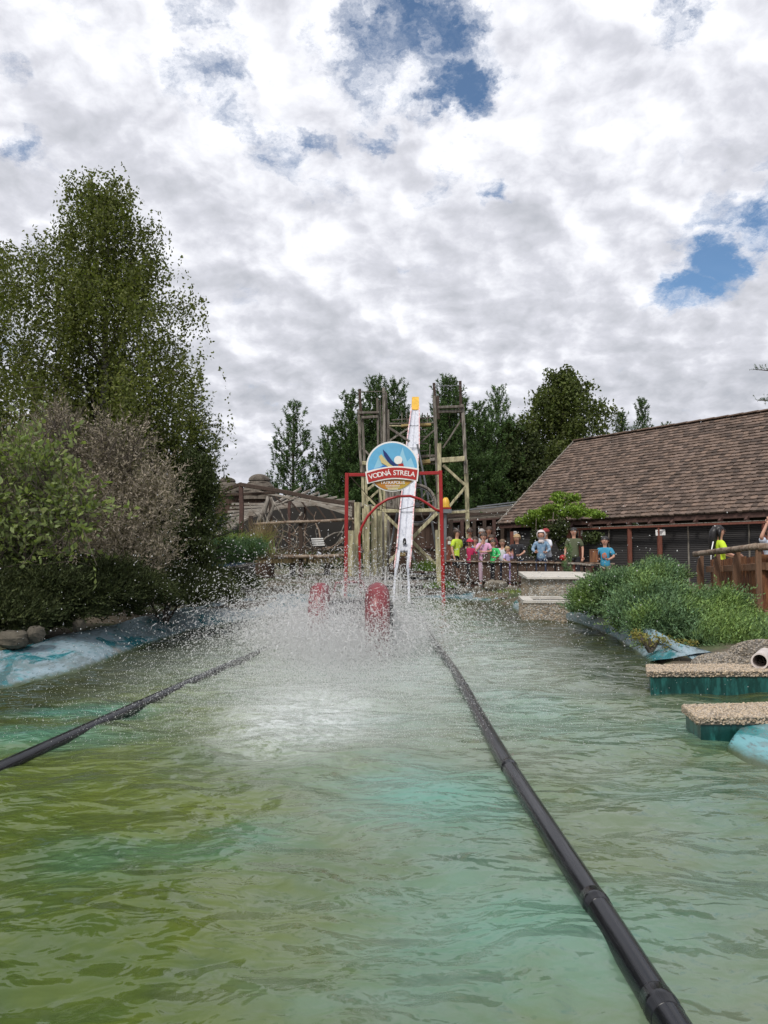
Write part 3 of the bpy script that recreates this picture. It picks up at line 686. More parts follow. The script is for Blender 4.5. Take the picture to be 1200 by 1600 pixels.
(a0, b0), (a1, b1) = chute_pts(-2), chute_pts(-1); top_c = a1.lerp(b1, .5)
mb = MB(); mb.add([a0 + Vector((.0, 0, 0)), b0, b1 + Vector((0, 0, .05)), a1 + Vector((0, 0, .05)), a0 + Vector((0, .3, 0)), b0 + Vector((0, .3, 0)), b1 + Vector((0, .3, .05)), a1 + Vector((0, .3, .05))],
                  [(0, 1, 2, 3), (7, 6, 5, 4), (0, 4, 5, 1), (1, 5, 6, 2), (2, 6, 7, 3), (3, 7, 4, 0)]); hp = mk('head_panel', mb, M['yellow_paint'], t)
mb = MB(); mb.box(top_c + Vector((-.06, -.03, -.12)), (.09, .03, .05)); mk('hinge_plate', mb, M['steel'], hp)
mb = MB(); mb.box(top_c + Vector((0.02, -.03, -.28)), (.02, .03, .3)); mk('hinge_plate', mb, M['steel'], hp)
# thin rope across the chute
mb = MB(); mb.tube([P(545, 742, 20.5), P(575, 775, 20.6), P(600, 792, 20.8), P(625, 796, 21.5), P(660, 788, 21.6), P(685, 770, 21)], .010, 5)
props(mk('rope', mb, M['dark_wood']), 'thin dark rope sagging across the front of the white slide', 'rope')

# ============================== GATE AND SIGN ==============================
GY = 18.4
t = thing('entrance_gate', 'red square metal gate frame with a red arch inside it', 'gate', (.23, GY, .2))
zb = .0
def gtube(name, pts, r): mb = MB(); mb.tube(pts, r, 8); return mk(name, mb, M['red_paint'], t, smooth=True)
p1 = P(542, 742, GY); p2 = P(540, 905, GY); p3 = P(688, 738, GY); p4 = P(693, 914, GY)
for (a, b) in ((p1, p2), (p3, p4)):
    mb = MB(); mb.beam((a.x, a.y, a.z + .045), (b.x, b.y, -.1), .085, .085); mk('post', mb, M['red_paint'], t)
for (a, b) in ((P(545, 742, GY), P(577, 742, GY)), (P(648, 740, GY), P(685, 739, GY))):
    mb = MB(); mb.beam(a, b, .07, .08); mk('crossbar', mb, M['red_paint'], t)
mb = MB(); mb.beam(P(560, 742, GY + .06), P(670, 740, GY + .06), .05, .06); mk('crossbar', mb, M['red_paint'], t)
arc = [P(x, y, GY + .02) for x, y in [(563, 930), (562, 860), (561.5, 838), (565, 824), (575, 806), (590, 790), (606, 780), (622, 775.5), (641, 775), (656, 780), (668, 787), (680, 796), (687, 799)]]
gtube('arch', arc, .032)
SY = GY - .09
def disc(cx, cy, rx, ry, y, th, a0=0, a1=360, n=64):
    c = P(cx, cy, GY); k = GY / F
    return [(c.x + rx * k * math.cos(R(a)), c.z + ry * k * math.sin(R(a))) for a in np.linspace(a0, a1, n, endpoint=(a1 - a0) < 359)]
def sp(x, y): q = P(x, y, GY); return (q.x, q.z)
t = thing('round_sign', 'round blue and orange sign with red banner reading VODNÁ STRELA', 'sign', (P(613, 727, GY).x, GY, P(613, 768, GY).z))
mats = {'sky': mat('sign_sky', (.13, .42, .66), .4, .1, 4), 'mtn': mat('sign_mountain', (.30, .58, .74), .4), 'wave': mat('sign_wave', (.015, .13, .46), .4), 'wl': mat('sign_wave_light', (.10, .36, .68), .4),
        'cream': mat('sign_cream', (.62, .52, .24), .4), 'red': mat('sign_red', (.42, .02, .015), .4), 'redl': mat('sign_red_light', (.55, .05, .03), .4), 'white': mat('sign_white', (.85, .83, .80), .4),
        'orange': mat('sign_orange', (.50, .20, .02), .4, color2=(.50, .40, .05), c2scale=1.6), 'green': mat('sign_green', (.03, .20, .05), .4), 'navy': mat('sign_navy', (.01, .03, .16), .4)}
def plate(name, poly, m, layer, parent=None, th=.004):
    mb = MB(); mb.prism(poly, SY - .008 * layer - th, SY - .008 * layer + (.0 if layer else .04)); return mk(name, mb, mats[m], parent or t)
plate('backing', disc(613, 729.5, 41, 39.5, 0, 0), 'white', 0)
pic = plate('picture_disc', disc(613, 729.5, 38.5, 37, 0, 0), 'sky', 1)
plate('mountain', [sp(x, y) for x, y in [(585, 744), (582, 738), (592, 714), (597, 724), (602, 712), (609, 730), (612, 744)]], 'mtn', 2, pic)
plate('mountain', [sp(x, y) for x, y in [(620, 742), (624, 715), (629, 700), (632, 712), (636, 722), (642, 716), (648, 732), (648, 744)]], 'mtn', 2, pic)
plate('wave', [sp(x, y) for x, y in [(577, 741), (576, 734), (585, 733), (593, 731), (600, 726), (610, 727), (618, 732), (626, 737), (626, 744), (580, 744)]], 'wl', 3, pic)
plate('wave', [sp(x, y) for x, y in [(578, 742), (582, 738), (592, 736), (598, 729), (606, 728), (612, 733), (605, 736), (600, 742)]], 'wave', 4, pic)
plate('canoe_hull', [sp(x, y) for x, y in [(592, 714), (596, 711), (602, 719), (610, 727), (620, 733), (628, 738), (620, 737), (606, 730), (596, 724)]], 'cream', 5, pic)
plate('canoe_side', [sp(x, y) for x, y in [(598, 703), (604, 709), (612, 720), (622, 730), (617, 731), (606, 722), (600, 713)]], 'navy', 5, pic)
plate('ball', [sp(622 + 6.5 * math.cos(a), 720 - 6.5 * math.sin(a)) for a in np.linspace(0, 6.28, 22, endpoint=False)], 'white', 6, pic)
plate('red_block', [sp(x, y) for x, y in [(622, 726), (630, 725), (631, 735), (623, 736)]], 'red', 6, pic)
# lower half
low = []
for a in np.linspace(195, 345, 40): low.append(sp(613 + 38.5 * math.cos(R(a)), 729.5 - 37 * math.sin(R(a))))
for a in np.linspace(0, 1, 12): x = 650 - 74 * a; low.append(sp(x, 745 - 7 * math.sin(a * math.pi)))
plate('orange_field', low, 'orange', 2)
def banner(grow):
    up = [(573 + 79 * a, 740.5 - 5 * a - 6.2 * math.sin(a * math.pi)) for a in np.linspace(0, 1, 20)]
    dn = [(576 + 74 * a, 755 - 4 * a - 5.6 * math.sin(a * math.pi)) for a in np.linspace(1, 0, 20)]
    cx, cy = 612, 744
    out = []
    for (x, y) in up: out.append(sp(x + (-grow if x < 590 else grow if x > 635 else 0), y - grow))
    for (x, y) in dn: out.append(sp(x + (-grow if x < 590 else grow if x > 635 else 0), y + grow))
    return out
plate('banner_edge', banner(2.2), 'white', 7); bn_ = plate('banner', banner(0), 'red', 8)
def letter(ch, px, py, size, rot, m, parent, layer, name='letter'):
    cu_ = bpy.data.curves.new('letter', 'FONT'); cu_.body = ch; cu_.size = size * GY / F * 1.38; cu_.align_x = 'CENTER'; cu_.align_y = 'BOTTOM_BASELINE'; cu_.extrude = .002; cu_.offset = .0022 if size > 6 else .001
    cu_.resolution_u = 3
    tmp = bpy.data.objects.new('tmp', cu_); COL.objects.link(tmp); dg = bpy.context.evaluated_depsgraph_get()
    me = bpy.data.meshes.new_from_object(tmp.evaluated_get(dg)); bpy.data.objects.remove(tmp); me.materials.clear(); me.materials.append(m)
    q = P(px, py, GY); Mx = Matrix.Translation((q.x, SY - .008 * layer - .006, q.z)) @ Matrix.Rotation(rot, 4, 'Y') @ Matrix.Rotation(R(90), 4, 'X')
    return piece(name, me, Mx, parent)
txt = 'VODNÁ STRELA'; wd = {'V': 6.2, 'O': 7.0, 'D': 6.8, 'N': 6.8, 'Á': 6.4, ' ': 3.0, 'S': 5.4, 'T': 5.2, 'R': 6.1, 'E': 5.4, 'L': 4.9, 'A': 6.4}
tot = sum(wd[c] for c in txt); x = 612.5 - tot / 2
for c in txt:
    cx = x + wd[c] / 2; x += wd[c]
    if c != ' ':
        a = (cx - 573) / 79; yy = 751.2 - 4.4 * a - 5.8 * math.sin(a * math.pi); dydx = (-4.4 - 5.8 * math.pi * math.cos(a * math.pi)) / 79
        letter(c, cx, yy + .2, 7.8, math.atan(dydx), mats['white'], bn_, 8)
txt = 'TATRAPOLIS'; wd2 = {'T': 3.9, 'A': 4.3, 'R': 4.1, 'P': 3.9, 'O': 4.8, 'L': 3.4, 'I': 2.1, 'S': 3.7}; tot = sum(wd2[c] for c in txt); x = 613.5 - tot / 2
for c in txt:
    cx = x + wd2[c] / 2; x += wd2[c]; letter(c, cx, 757.0, 4.9, 0, mats['white'], t, 3)
for (yy, x0, x1, h_) in ((759.3, 602, 625, 1.1), (761.6, 603, 624, 1.1), (764.8, 606, 622, 1.6)):
    xx_ = x0
    while xx_ < x1:
        wl_ = random.uniform(.7, 1.5); mb = MB(); q = P(xx_ + wl_ / 2, yy, GY); mb.box((q.x, SY - .026, q.z), (wl_ * GY / F, .003, h_ * GY / F)); mk('small_print', mb, mats['white'], t); xx_ += wl_ + .6
for (px, py) in [(609, 748), (613, 747.5), (617, 748.3)]:
    mb = MB(); q = P(px, py, GY); mb.box((q.x, SY - .026, q.z), (.022, .003, .02)); mk('mark', mb, mats['white'], t)

# ============================== TOWER ==============================
DK = 29.9
t = thing('slide_tower', 'tall weathered timber tower carrying the white slide', 'tower', (1, 25.5, .25))
TW = 25.6
def tb(name, x0, y0, x1, y1, w_, m, Y=TW, Y1=None, dep=None, par=None):
    a = P(x0, y0, Y); b = P(x1, y1, Y1 or Y); mb = MB(); q_ = (px2m(w_, Y), dep or px2m(w_, Y)); q_ = q_ if abs((b - a).normalized().z) >= .95 else q_[::-1]; mb.beam(a, b, *q_, jit=.012); return mk(name, mb, M[m], par or t)
for s in [('post', 562, 608, 564, 648, 4.6, 'dark_wood'), ('post', 560.5, 640, 565, 738, 4.5, 'grey_wood'), ('post', 565.5, 642, 570, 740, 4.0, 'old_wood'), ('post', 566.5, 738, 570, 885, 4.6, 'pale_wood'), ('post', 571.5, 722, 574.5, 882, 4.2, 'pale_wood'),
          ('post', 599.5, 606, 600.5, 700, 4.6, 'grey_wood'), ('post', 589.5, 622, 595.5, 880, 3.6, 'old_wood'), ('post', 593.5, 626, 599, 765, 3.2, 'grey_wood'), ('post', 606.5, 640, 608.5, 880, 3.6, 'old_wood'), ('post', 603.3, 612, 604.5, 700, 3.0, 'old_wood'),
          ('post', 678, 598.5, 679.5, 640, 4.2, 'dark_wood'), ('post', 678.5, 619, 685.5, 800, 5.0, 'old_wood'), ('post', 684, 619, 685.5, 655, 4.6, 'dark_wood'),
          ('post', 719, 595.5, 721, 660, 4.2, 'dark_wood'), ('post', 722.5, 632, 727.5, 740, 5.0, 'grey_wood'), ('post', 727.5, 719, 733, 880, 6.2, 'pale_wood')]:
    n, x0, y0, x1, y1, w_, m = s; tb(n, x0, y0, x1, y1, w_, m, Y=TW + random.uniform(-.15, .25))
tb('post', 686.3, 693, 689, 890, 6.2, 'pale_wood', Y=24.6)
for s in [('beam', 562, 612.5, 600, 611.5, 1.1, 'old_wood', .03), ('beam', 560, 645.5, 592, 644.5, 3.6, 'old_wood', .1), ('beam', 565, 652.5, 590, 651.5, 4.2, 'old_wood', .1), ('beam', 678, 603.5, 720, 602, 1.1, 'steel', .03),
          ('beam', 684, 636.8, 724, 635.2, 4.0, 'old_wood', .1), ('beam', 685, 643.5, 722, 641.8, 4.6, 'old_wood', .1), ('beam', 690, 719.5, 726, 716.5, 8, 'pale_wood', .12), ('beam', 566, 723.5, 592, 724.5, 6, 'pale_wood', .12),
          ('beam', 607, 662.0, 680, 660.5, 2.4, 'old_wood', .1), ('beam', 607, 665.5, 641, 666, 2.0, 'pale_wood', .1), ('deck_board', 627, 666, 673, 664, 3.6, 'yellow_wood', .3), ('beam', 612, 656.5, 678, 652, 1.6, 'old_wood', .05),
          ('beam', 648, 714, 686, 712, 3.6, 'old_wood', .12), ('deck_board', 651, 723, 672, 721.5, 6, 'yellow_wood', .4), ('deck_board', 671, 719.5, 687, 718, 5, 'grey_wood', .4), ('beam', 672, 724.5, 690, 723.5, 2, 'grey_wood', .1),
          ('beam', 700, 801.5, 732, 799, 4, 'pale_wood', .12), ('beam', 566, 792, 610, 797, 4, 'dark_wood', .12)]:
    n, x0, y0, x1, y1, w_, m, dep = s; dk = x0 >= 607 and x1 <= 690 and y0 > 650; tb(n, x0, y0, x1, y1, w_, m, dep=dep, Y=(DK if y0 < 700 else 27.0) + random.uniform(-.04, .04) if dk else TW - .22 + random.uniform(-.04, .04))
for s in [('brace', 692, 727, 727, 758, 4.2, 'pale_wood'), ('brace', 727, 761, 702, 792, 4.0, 'pale_wood'), ('brace', 607, 668, 640, 690, 3.6, 'old_wood'), ('brace', 573, 766, 590, 752, 4, 'pale_wood'), ('brace', 567, 768, 592, 795, 3.2, 'pale_wood')]:
    n, x0, y0, x1, y1, w_, m = s; tb(n, x0, y0, x1, y1, w_, m, Y=TW - .42, dep=.08)
for s in [('brace', 607, 690, 640, 668, 3.0, 'grey_wood'), ('brace', 648, 700, 684, 668, 2.6, 'old_wood'), ('brace', 566, 790, 592, 766, 3.4, 'pale_wood'), ('brace', 607, 760, 640, 790, 3.2, 'grey_wood'), ('brace', 566, 700, 592, 724, 3.0, 'grey_wood'), ('brace', 692, 700, 724, 650, 2.6, 'old_wood')]:
    n, x0, y0, x1, y1, w_, m = s; tb(n, x0, y0, x1, y1, w_, m, Y=TW + 1.6, dep=.08)
# lower front frame
for s in [('beam', 597, 798.5, 690, 796.5, 5.4, 'pale_wood', 22.9), ('brace', 597, 800, 689, 890, 5.0, 'pale_wood', 22.75), ('brace', 684, 801, 600, 886, 5.4, 'pale_wood', 22.60), ('brace', 646, 858, 684, 890, 3.0, 'pale_wood', 22.95)]:
    n, x0, y0, x1, y1, w_, m, Y = s; tb(n, x0, y0, x1, y1, w_, m, Y=Y, dep=.08)
tb('leg', 684, 828, 687, 916, 8.0, 'pale_wood', Y=19.2)
# ladder-like rail with balusters by the deck
for x_ in (628, 636, 660, 668): tb('baluster', x_, 645, x_, 664, 1.4, 'old_wood', Y=DK - .1)
for x_ in (643, 672): tb('baluster', x_, 694, x_, 716, 1.6, 'old_wood', Y=TW + .3)
for i in range(5): tb('rung', 646, 672 + i * 11, 668, 671 + i * 11, 1.5, 'old_wood', Y=27.6)
# boards behind the sign
for i, x_ in enumerate([594, 599.5, 604, 609, 613.5, 618, 622.5]): tb('board', x_, 762 + (i % 3) * 2, x_ + 1.5, 797, 4.0, 'pale_wood' if i < 2 else 'grey_wood', Y=24.3, dep=.05)
for (x0, y0, x1, y1) in [(621, 800, 606, 876), (652, 694, 668, 772), (668, 772, 684, 874), (640, 850, 650, 884), (656, 740, 662, 800)]:
    mb = MB(); mb.tube([P(x0, y0, 24.9), P(x1, y1, 24.9)], .035, 6); mk('metal_strut', mb, M['steel'], t)
# spoked wheel
t = thing('hoist_wheel', 'large spoked wooden wheel behind the slide on the tower', 'wheel', P(655, 820, 24.2))
wc = P(652, 789, 24.2); rx, rz = px2m(29, 24.2), px2m(31, 24.2)
mb = MB(); mb.tube([wc + Vector((rx * math.cos(a), .12 * math.cos(a), rz * math.sin(a))) for a in np.linspace(0, 2 * math.pi, 33)], .052, 6, cap=False); mk('rim', mb, M['grey_wood'], t, smooth=True)
mb = MB(); mb.tube([wc + Vector((rx * .88 * math.cos(a), .12 * math.cos(a), rz * .88 * math.sin(a))) for a in np.linspace(0, 2 * math.pi, 33)], .022, 6, cap=False); mk('inner_ring', mb, M['steel'], t, smooth=True)
for k in range(9):
    a = k * 2 * math.pi / 9 + .25; mb = MB(); mb.tube([wc, wc + Vector((rx * math.cos(a), .12 * math.cos(a), rz * math.sin(a)))], .024, 6); mk('spoke', mb, M['grey_wood'], t)
mb = MB(); mb.tube([wc + Vector((0, -.12, 0)), wc + Vector((0, .15, 0))], .08, 10); mk('hub', mb, M['steel'], t)
# yellow lamp housing on a steel post
t = thing('machine_housing', 'yellow dome housing on a grey box and steel post beside the gate', 'machine', P(696, 890, 21.5))
c_ = P(696.5, 793, 21.5); k = 21.5 / F
mb = MB(); mb.ell(c_, (6.8 * k, .13, 17 * k), 18, 8, 0, .5); mb.v = [(x, y, min(z, c_.z + 15.5 * k)) for x, y, z in mb.v]; mk('dome', mb, M['yellow_paint'], t, smooth=True)
mb = MB(); mb.box(P(696.5, 794.5, 21.5), (15.5 * k, .28, 2 * k)); mk('rim', mb, M['red_paint'], t)
mb = MB(); mb.box(P(694, 799, 21.5), (22 * k, .3, 6 * k)); mk('box', mb, M['steel'], t)
mb = MB(); mb.beam(P(695.5, 802, 21.5), P(696, 895, 21.5), .08, .08); mk('post', mb, M['steel'], t)

# palisade left of the slide
t = thing('palisade', 'row of pale split posts of uneven height left of the slide', 'fence', (-.6, 20.4, .2))
for (x_, y0, w_, Y, m) in [(548.5, 829, 9, 19.6, 'pale_wood'), (558.5, 785, 8.5, 20.0, 'pale_wood'), (573.5, 790, 8.5, 20.3, 'pale_wood'), (585, 791, 8.5, 20.6, 'pale_wood'), (593.8, 798, 6.5, 20.9, 'pale_wood'), (598.5, 800, 3.5, 21.2, 'grey_wood'), (602.5, 806, 4.2, 21.5, 'pale_wood'), (606.5, 812, 3.2, 21.8, 'grey_wood')]:
    mb = MB(); mb.beam(P(x_, y0, Y), P(x_ + random.uniform(-.6, .6), 900, Y), px2m(w_, Y), px2m(w_, Y), roll=.2, jit=.006); mk('stake', mb, M[m], t)
for (y_,) in ((818,), (862,)):
    mb = MB(); mb.tube([P(553, y_ - 3, 20.35), P(600, y_ + 2, 21.6)], .05, 8); mk('cross_log', mb, M['rail_bark'], t)
# log rails left
t = thing('log_rail_fence', 'two dark horizontal logs fencing off the dry root heap', 'fence', (-2, 20, .2))
for (x0, y0, x1, y1, w_) in [(390, 820, 556, 811, 5.0), (398, 872, 543, 868, 6.4)]:
    a = P(x0, y0, 20.5); b = P(x1, y1, 20.0); mb = MB(); mb.tube([a, a.lerp(b, .35) + Vector((0, 0, .015)), a.lerp(b, .7) - Vector((0, 0, .01)), b], [px2m(w_, 20) / 2] * 4, 9, wob=.08); mk('rail', mb, M['rail_bark'], t, smooth=True)
for x_ in (392, 470, 541): mb = MB(); mb.beam(P(x_, 806, 20.35), P(x_, 905, 20.35), .11, .11, jit=.008); mk('post', mb, M['dark_wood'], t)

# ============================== LEFT SHELTER ==============================
t = thing('timber_shelter', 'low open timber shelter with sagging log roof edge and slatted roof', 'shelter', (-4, 24, .25))
SHY = 23.5
def sb(name, x0, y0, x1, y1, w_, m, Y0=SHY, Y1=None, dep=None):
    a = P(x0, y0, Y0); b = P(x1, y1, Y1 or Y0); mb = MB(); q_ = (px2m(w_, Y0), dep or px2m(w_, Y0)); q_ = q_ if abs((b - a).normalized().z) >= .95 else q_[::-1]; mb.beam(a, b, *q_, jit=.02); return mk(name, mb, M[m], t)
sb('post', 376.5, 757, 377.5, 880, 6.5, 'red_brown_dark'); sb('post', 423, 775, 423, 880, 5, 'dark_wood', 24.0); sb('post', 452, 783, 453, 880, 4.4, 'red_brown_dark', 25); sb('post', 476.5, 788, 477, 880, 3.8, 'dark_wood', 26); sb('post', 553, 788, 553, 880, 5, 'dark_wood', 22.5)
sb('ridge_log', 347, 768, 378, 756, 5.5, 'dark_wood'); sb('ridge_log', 375, 757, 556, 789, 6.5, 'dark_wood', 23.5, 22.0); sb('tie_beam', 346, 774, 430, 770, 4, 'dark_wood')
for i in range(9):
    sb('roof_slat', 338 + i * 3, 826 - i * 6.3 + 12, 470 + i * 14, 763 + i * 3.4, 3.6, 'slat_wood', 23.8 + .15 * i, 26.5, dep=.06)
for i in range(4): sb('roof_slat', 405 + i * 20, 769 + i * 3.4, 554, 794 + i * 4.5, 3.2, 'slat_wood', 23.9 + i * .25, 23.2 + i * .2, dep=.04)
for i in range(6): sb('rafter', 430 + i * 20, 776 + i * 3, 455 + i * 18, 802 + i * 3, 2.6, 'dark_wood', 25.5)
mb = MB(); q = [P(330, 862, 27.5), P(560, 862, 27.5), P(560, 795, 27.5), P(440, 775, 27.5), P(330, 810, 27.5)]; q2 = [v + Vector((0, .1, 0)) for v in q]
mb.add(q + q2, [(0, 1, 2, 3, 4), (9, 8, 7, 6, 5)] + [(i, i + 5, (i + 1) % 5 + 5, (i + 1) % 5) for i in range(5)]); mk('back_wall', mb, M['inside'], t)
# shingled dome roofs behind it
for (cx, cy, rx_, rz_, Y, lb) in [(405, 775, 31, 34, 30.5, 'larger rounded shingled hut roof rising behind the timber shelter'), (355, 768, 24, 22, 31.5, 'smaller rounded shingled hut roof with a thin finial at its top')]:
    c = P(cx, cy, Y); k = Y / F; t = thing('hut', lb, 'hut', (c.x, Y, .25))
    for j in range(5):
        mb = MB(); z0, z1 = j / 6, (j + 1.25) / 6; prof = []
        N_ = 28; V = []
        for zz, ou in ((z0, 1.025), (z1, 1.0)):
            rr_ = math.cos(min(zz, 1) * math.pi / 2) ** .8
            for i in range(N_):
                a = 2 * math.pi * i / N_; jj = 1 + .03 * math.sin(i * 5 + j * 3); V.append((c.x + rx_ * k * rr_ * ou * jj * math.cos(a), c.y + rx_ * k * rr_ * ou * jj * math.sin(a), c.z - rz_ * k * .2 + rz_ * k * 1.2 * zz))
        mb.add(V, [(i, (i + 1) % N_, N_ + (i + 1) % N_, N_ + i) for i in range(N_)]); mk('shingle_course', mb, M['shingle_far'], t, fix=False)
    mb = MB(); mb.ell((c.x, c.y, c.z + rz_ * k * .70), (rx_ * k * .55, rx_ * k * .55, rz_ * k * .32), 20, 6, 0, .5); mk('roof_cap', mb, M['shingle_far'], t)
    mb = MB(); mb.tube([(c.x, c.y, .2), (c.x, c.y, c.z)], rx_ * k * .8, 20); mk('wall', mb, M['brown_board'], t)
    if cx == 355: mb = MB(); mb.tube([P(350, 752, Y), P(350, 737, Y), P(347, 735.5, Y)], .02, 5); mk('finial', mb, M['steel'], t)
# dry roots / driftwood heap
t = thing('driftwood_heap', 'tangle of bare bleached roots and branches under the shelter', 'driftwood', (-3, 21.3, .25))
for i in range(46):
    a = P(random.uniform(405, 530), random.uniform(835, 885), random.uniform(20.8, 22)); pts = [a]; d = Vector((random.uniform(-1, 1), random.uniform(-.3, .3), random.uniform(.2, 1.2))).normalized()
    for k in range(5): d = (d + Vector((random.uniform(-.5, .5), random.uniform(-.3, .3), random.uniform(-.5, .3)))).normalized(); pts.append(pts[-1] + d * random.uniform(.10, .26))
    r0 = random.uniform(.012, .03); mb = MB(); mb.tube(pts, [r0 * (1 - .15 * j) for j in range(6)], 6, wob=.1); mk('root', mb, M['grey_wood'] if i % 3 else M['rail_bark'], t, smooth=True)
for (pl_, r0) in [([(402, 822), (412, 800), (417, 785), (420, 776)], .09), ([(414, 826), (421, 806), (427, 790), (423, 777)], .06), ([(424, 780), (438, 800), (447, 818), (455, 826)], .03), ([(455, 830), (465, 812), (472, 800)], .03), ([(430, 790), (445, 785), (460, 779), (466, 776)], .025), ([(350, 806), (366, 812), (378, 825)], .02), ([(388, 785), (396, 800), (408, 812)], .018)]:
    mb = MB(); mb.tube([P(x, y, 22.3) for x, y in pl_], [r0 * (1 - .1 * j) for j in range(len(pl_))], 7, wob=.15); mk('root', mb, M['grey_wood'], t, smooth=True)
# small pale slatted board
t = thing('slatted_bench', 'small white slatted bench back among the dark roots', 'bench', P(495, 868, 20.9))
for i in range(4): mb = MB(); mb.beam(P(486 + (3 - i) * .8, 852 - i * 3.3, 20.9), P(505 + (3 - i) * .8, 851.5 - i * 3.3, 20.9), .02, px2m(2.1, 20.9)); mk('slat', mb, M['white'], t)
for x_ in (489, 503): mb = MB(); mb.beam(P(x_, 842, 20.95), P(x_, 878, 20.95), .03, .03); mk('leg', mb, M['dark_wood'], t)
for (x0, y0, x1, y1, lb) in [(518, 862, 541, 826, 'longest thin grey rope slanting up to the left gate post'), (510, 884, 541, 855, 'lower slanting grey rope from the bottom log to the left gate post'), (533, 866, 541, 848, 'short steep piece of grey rope just left of the gate post'), (524, 874, 540, 880, 'nearly level grey rope just above the splash left of the gate')]:
    mb = MB(); mb.tube([P(x0, y0, 20.2), P(x1, y1, 20.0)], .012, 5); props(mk('slack_rope', mb, M['grey_wood']), lb, 'rope', 'ropes by the left gate post')
# dark panel with blue liner on the left bank
t = thing('raised_basin', 'dark raised basin edge with blue liner on the left bank', 'basin', (-3.0, 15, .2))
A_ = [P(238, 925, 13.0), P(262, 905, 13.6), P(395, 879, 17.0), P(402, 905, 17.0), P(395, 925, 16.4)]
B_ = [v + Vector((-.1, .25, 0)) for v in A_]; mb = MB(); mb.add(A_ + B_, [(0, 1, 2, 3, 4), (9, 8, 7, 6, 5)] + [(i, i + 5, (i + 1) % 5 + 5, (i + 1) % 5) for i in range(5)]); mk('front_board', mb, M['dark_panel'], t)
mb = MB(); mb.beam(P(300, 900, 14.2), P(402, 880, 17.0), .05, .018); mk('edge_trim', mb, M['grey_wood'], t)
mb = MB(); mb.add([P(240, 900, 14.2), P(300, 888, 16), P(320, 880, 16.6), P(262, 890, 15)], [(0, 1, 2, 3)]); mb.v += [(x, y, z - .08) for x, y, z in mb.v]; mb.f += [(7, 6, 5, 4), (0, 4, 5, 1), (1, 5, 6, 2), (2, 6, 7, 3), (3, 7, 4, 0)]; mk('blue_liner', mb, mat('violet_liner', (.10, .10, .20), .5, .3, 6), t)
mb = MB(); mb.add([P(326, 884, 17), P(392, 886, 17.2), P(398, 880, 18), P(345, 877.5, 18)], [(0, 1, 2, 3)]); mb.v += [(x, y, z - .08) for x, y, z in mb.v]; mb.f += [(7, 6, 5, 4), (0, 4, 5, 1), (1, 5, 6, 2), (2, 6, 7, 3), (3, 7, 4, 0)]; mk('blue_liner', mb, M['blue_liner'], t)

# ============================== SHED BEHIND THE SLIDE ==============================
t = thing('board_shed', 'dark brown board shed under the slide tower', 'shed', (1, 27, .25))
x_ = 592
while x_ < 694:
    w_ = random.uniform(6.5, 8.5); mb = MB(); mb.beam(P(x_ + w_ / 2, 806, 27.2 + random.uniform(-.015, .015)), P(x_ + w_ / 2, 895, 27.2), px2m(w_ - .5, 27.2), .04); mk('board', mb, M['brown_board'], t); x_ += w_
mb = MB(); mb.beam(P(590, 803, 27), P(696, 803, 27), .3, .14); mk('roof_edge', mb, M['dark_wood'], t)
for y_ in (818, 855): mb = MB(); mb.beam(P(592, y_, 27.1), P(694, y_, 27.1), .05, .05); mk('batten', mb, M['red_brown_dark'], t)
mb = MB(); mb.box(P(643, 850, 28.9), (px2m(104, 28.9), 3.2, px2m(88, 28.9))); mk('shed_body', mb, M['dark_wood'], t)
mb = MB(); mb.box(P(629, 866, 26.8), (.2, .1, .12)); props(mk('orange_box', mb, M['yellow_wood']), 'small orange box glimpsed through the fork of the slide foot', 'box')

t = thing('low_building', 'low dark timber building with grey roof edges behind the queue', 'building', (5, 31, .25))
mb = MB(); mb.box(P(755, 845, 33), (px2m(150, 33), 2, px2m(84, 33))); mk('wall', mb, M['dark_wood'], t)
for (x0, y0, x1, y1, w_, m, Y) in [(700, 808, 790, 800, 3, 'dark_wood', 31.5), (700, 800, 812, 788, 2.2, 'steel', 31.6), (745, 792, 812, 784, 2.0, 'steel', 31.8), (700, 816, 780, 810, 3, 'red_brown_dark', 31.2), (702, 826, 790, 822, 1.8, 'dark_wood', 31.0)]:
    mb = MB(); mb.beam(P(x0, y0, Y), P(x1, y1, Y), .12, px2m(w_, Y)); mk('roof_beam', mb, M[m], t)
mb = MB(); mb.add([P(700, 812, 31.3), P(790, 806, 31.3), P(812, 788, 33.5), P(700, 796, 33.5)] + [p + Vector((0, 0, -.08)) for p in (P(700, 812, 31.3), P(790, 806, 31.3), P(812, 788, 33.5), P(700, 796, 33.5))], [(0, 1, 2, 3), (7, 6, 5, 4), (0, 4, 5, 1), (1, 5, 6, 2), (2, 6, 7, 3), (3, 7, 4, 0)]); mk('roof', mb, M['shingle_far'], t)
for x_ in (705, 722, 741, 757, 772, 785): mb = MB(); mb.beam(P(x_, 812, 30.9), P(x_, 897, 30.9), .14, .14); mk('post', mb, M['dark_wood'] if x_ % 2 else M['red_brown_dark'], t)
for i in range(9): mb = MB(); mb.beam(P(708 + i * 8, 822, 30.95), P(709 + i * 8, 880, 30.95), .03, .03); mk('bar', mb, M['steel'], t)
mb = MB(); mb.beam(P(702, 818, 30.9), P(716, 850, 30.9), .1, .1); mk('brace', mb, M['dark_wood'], t)

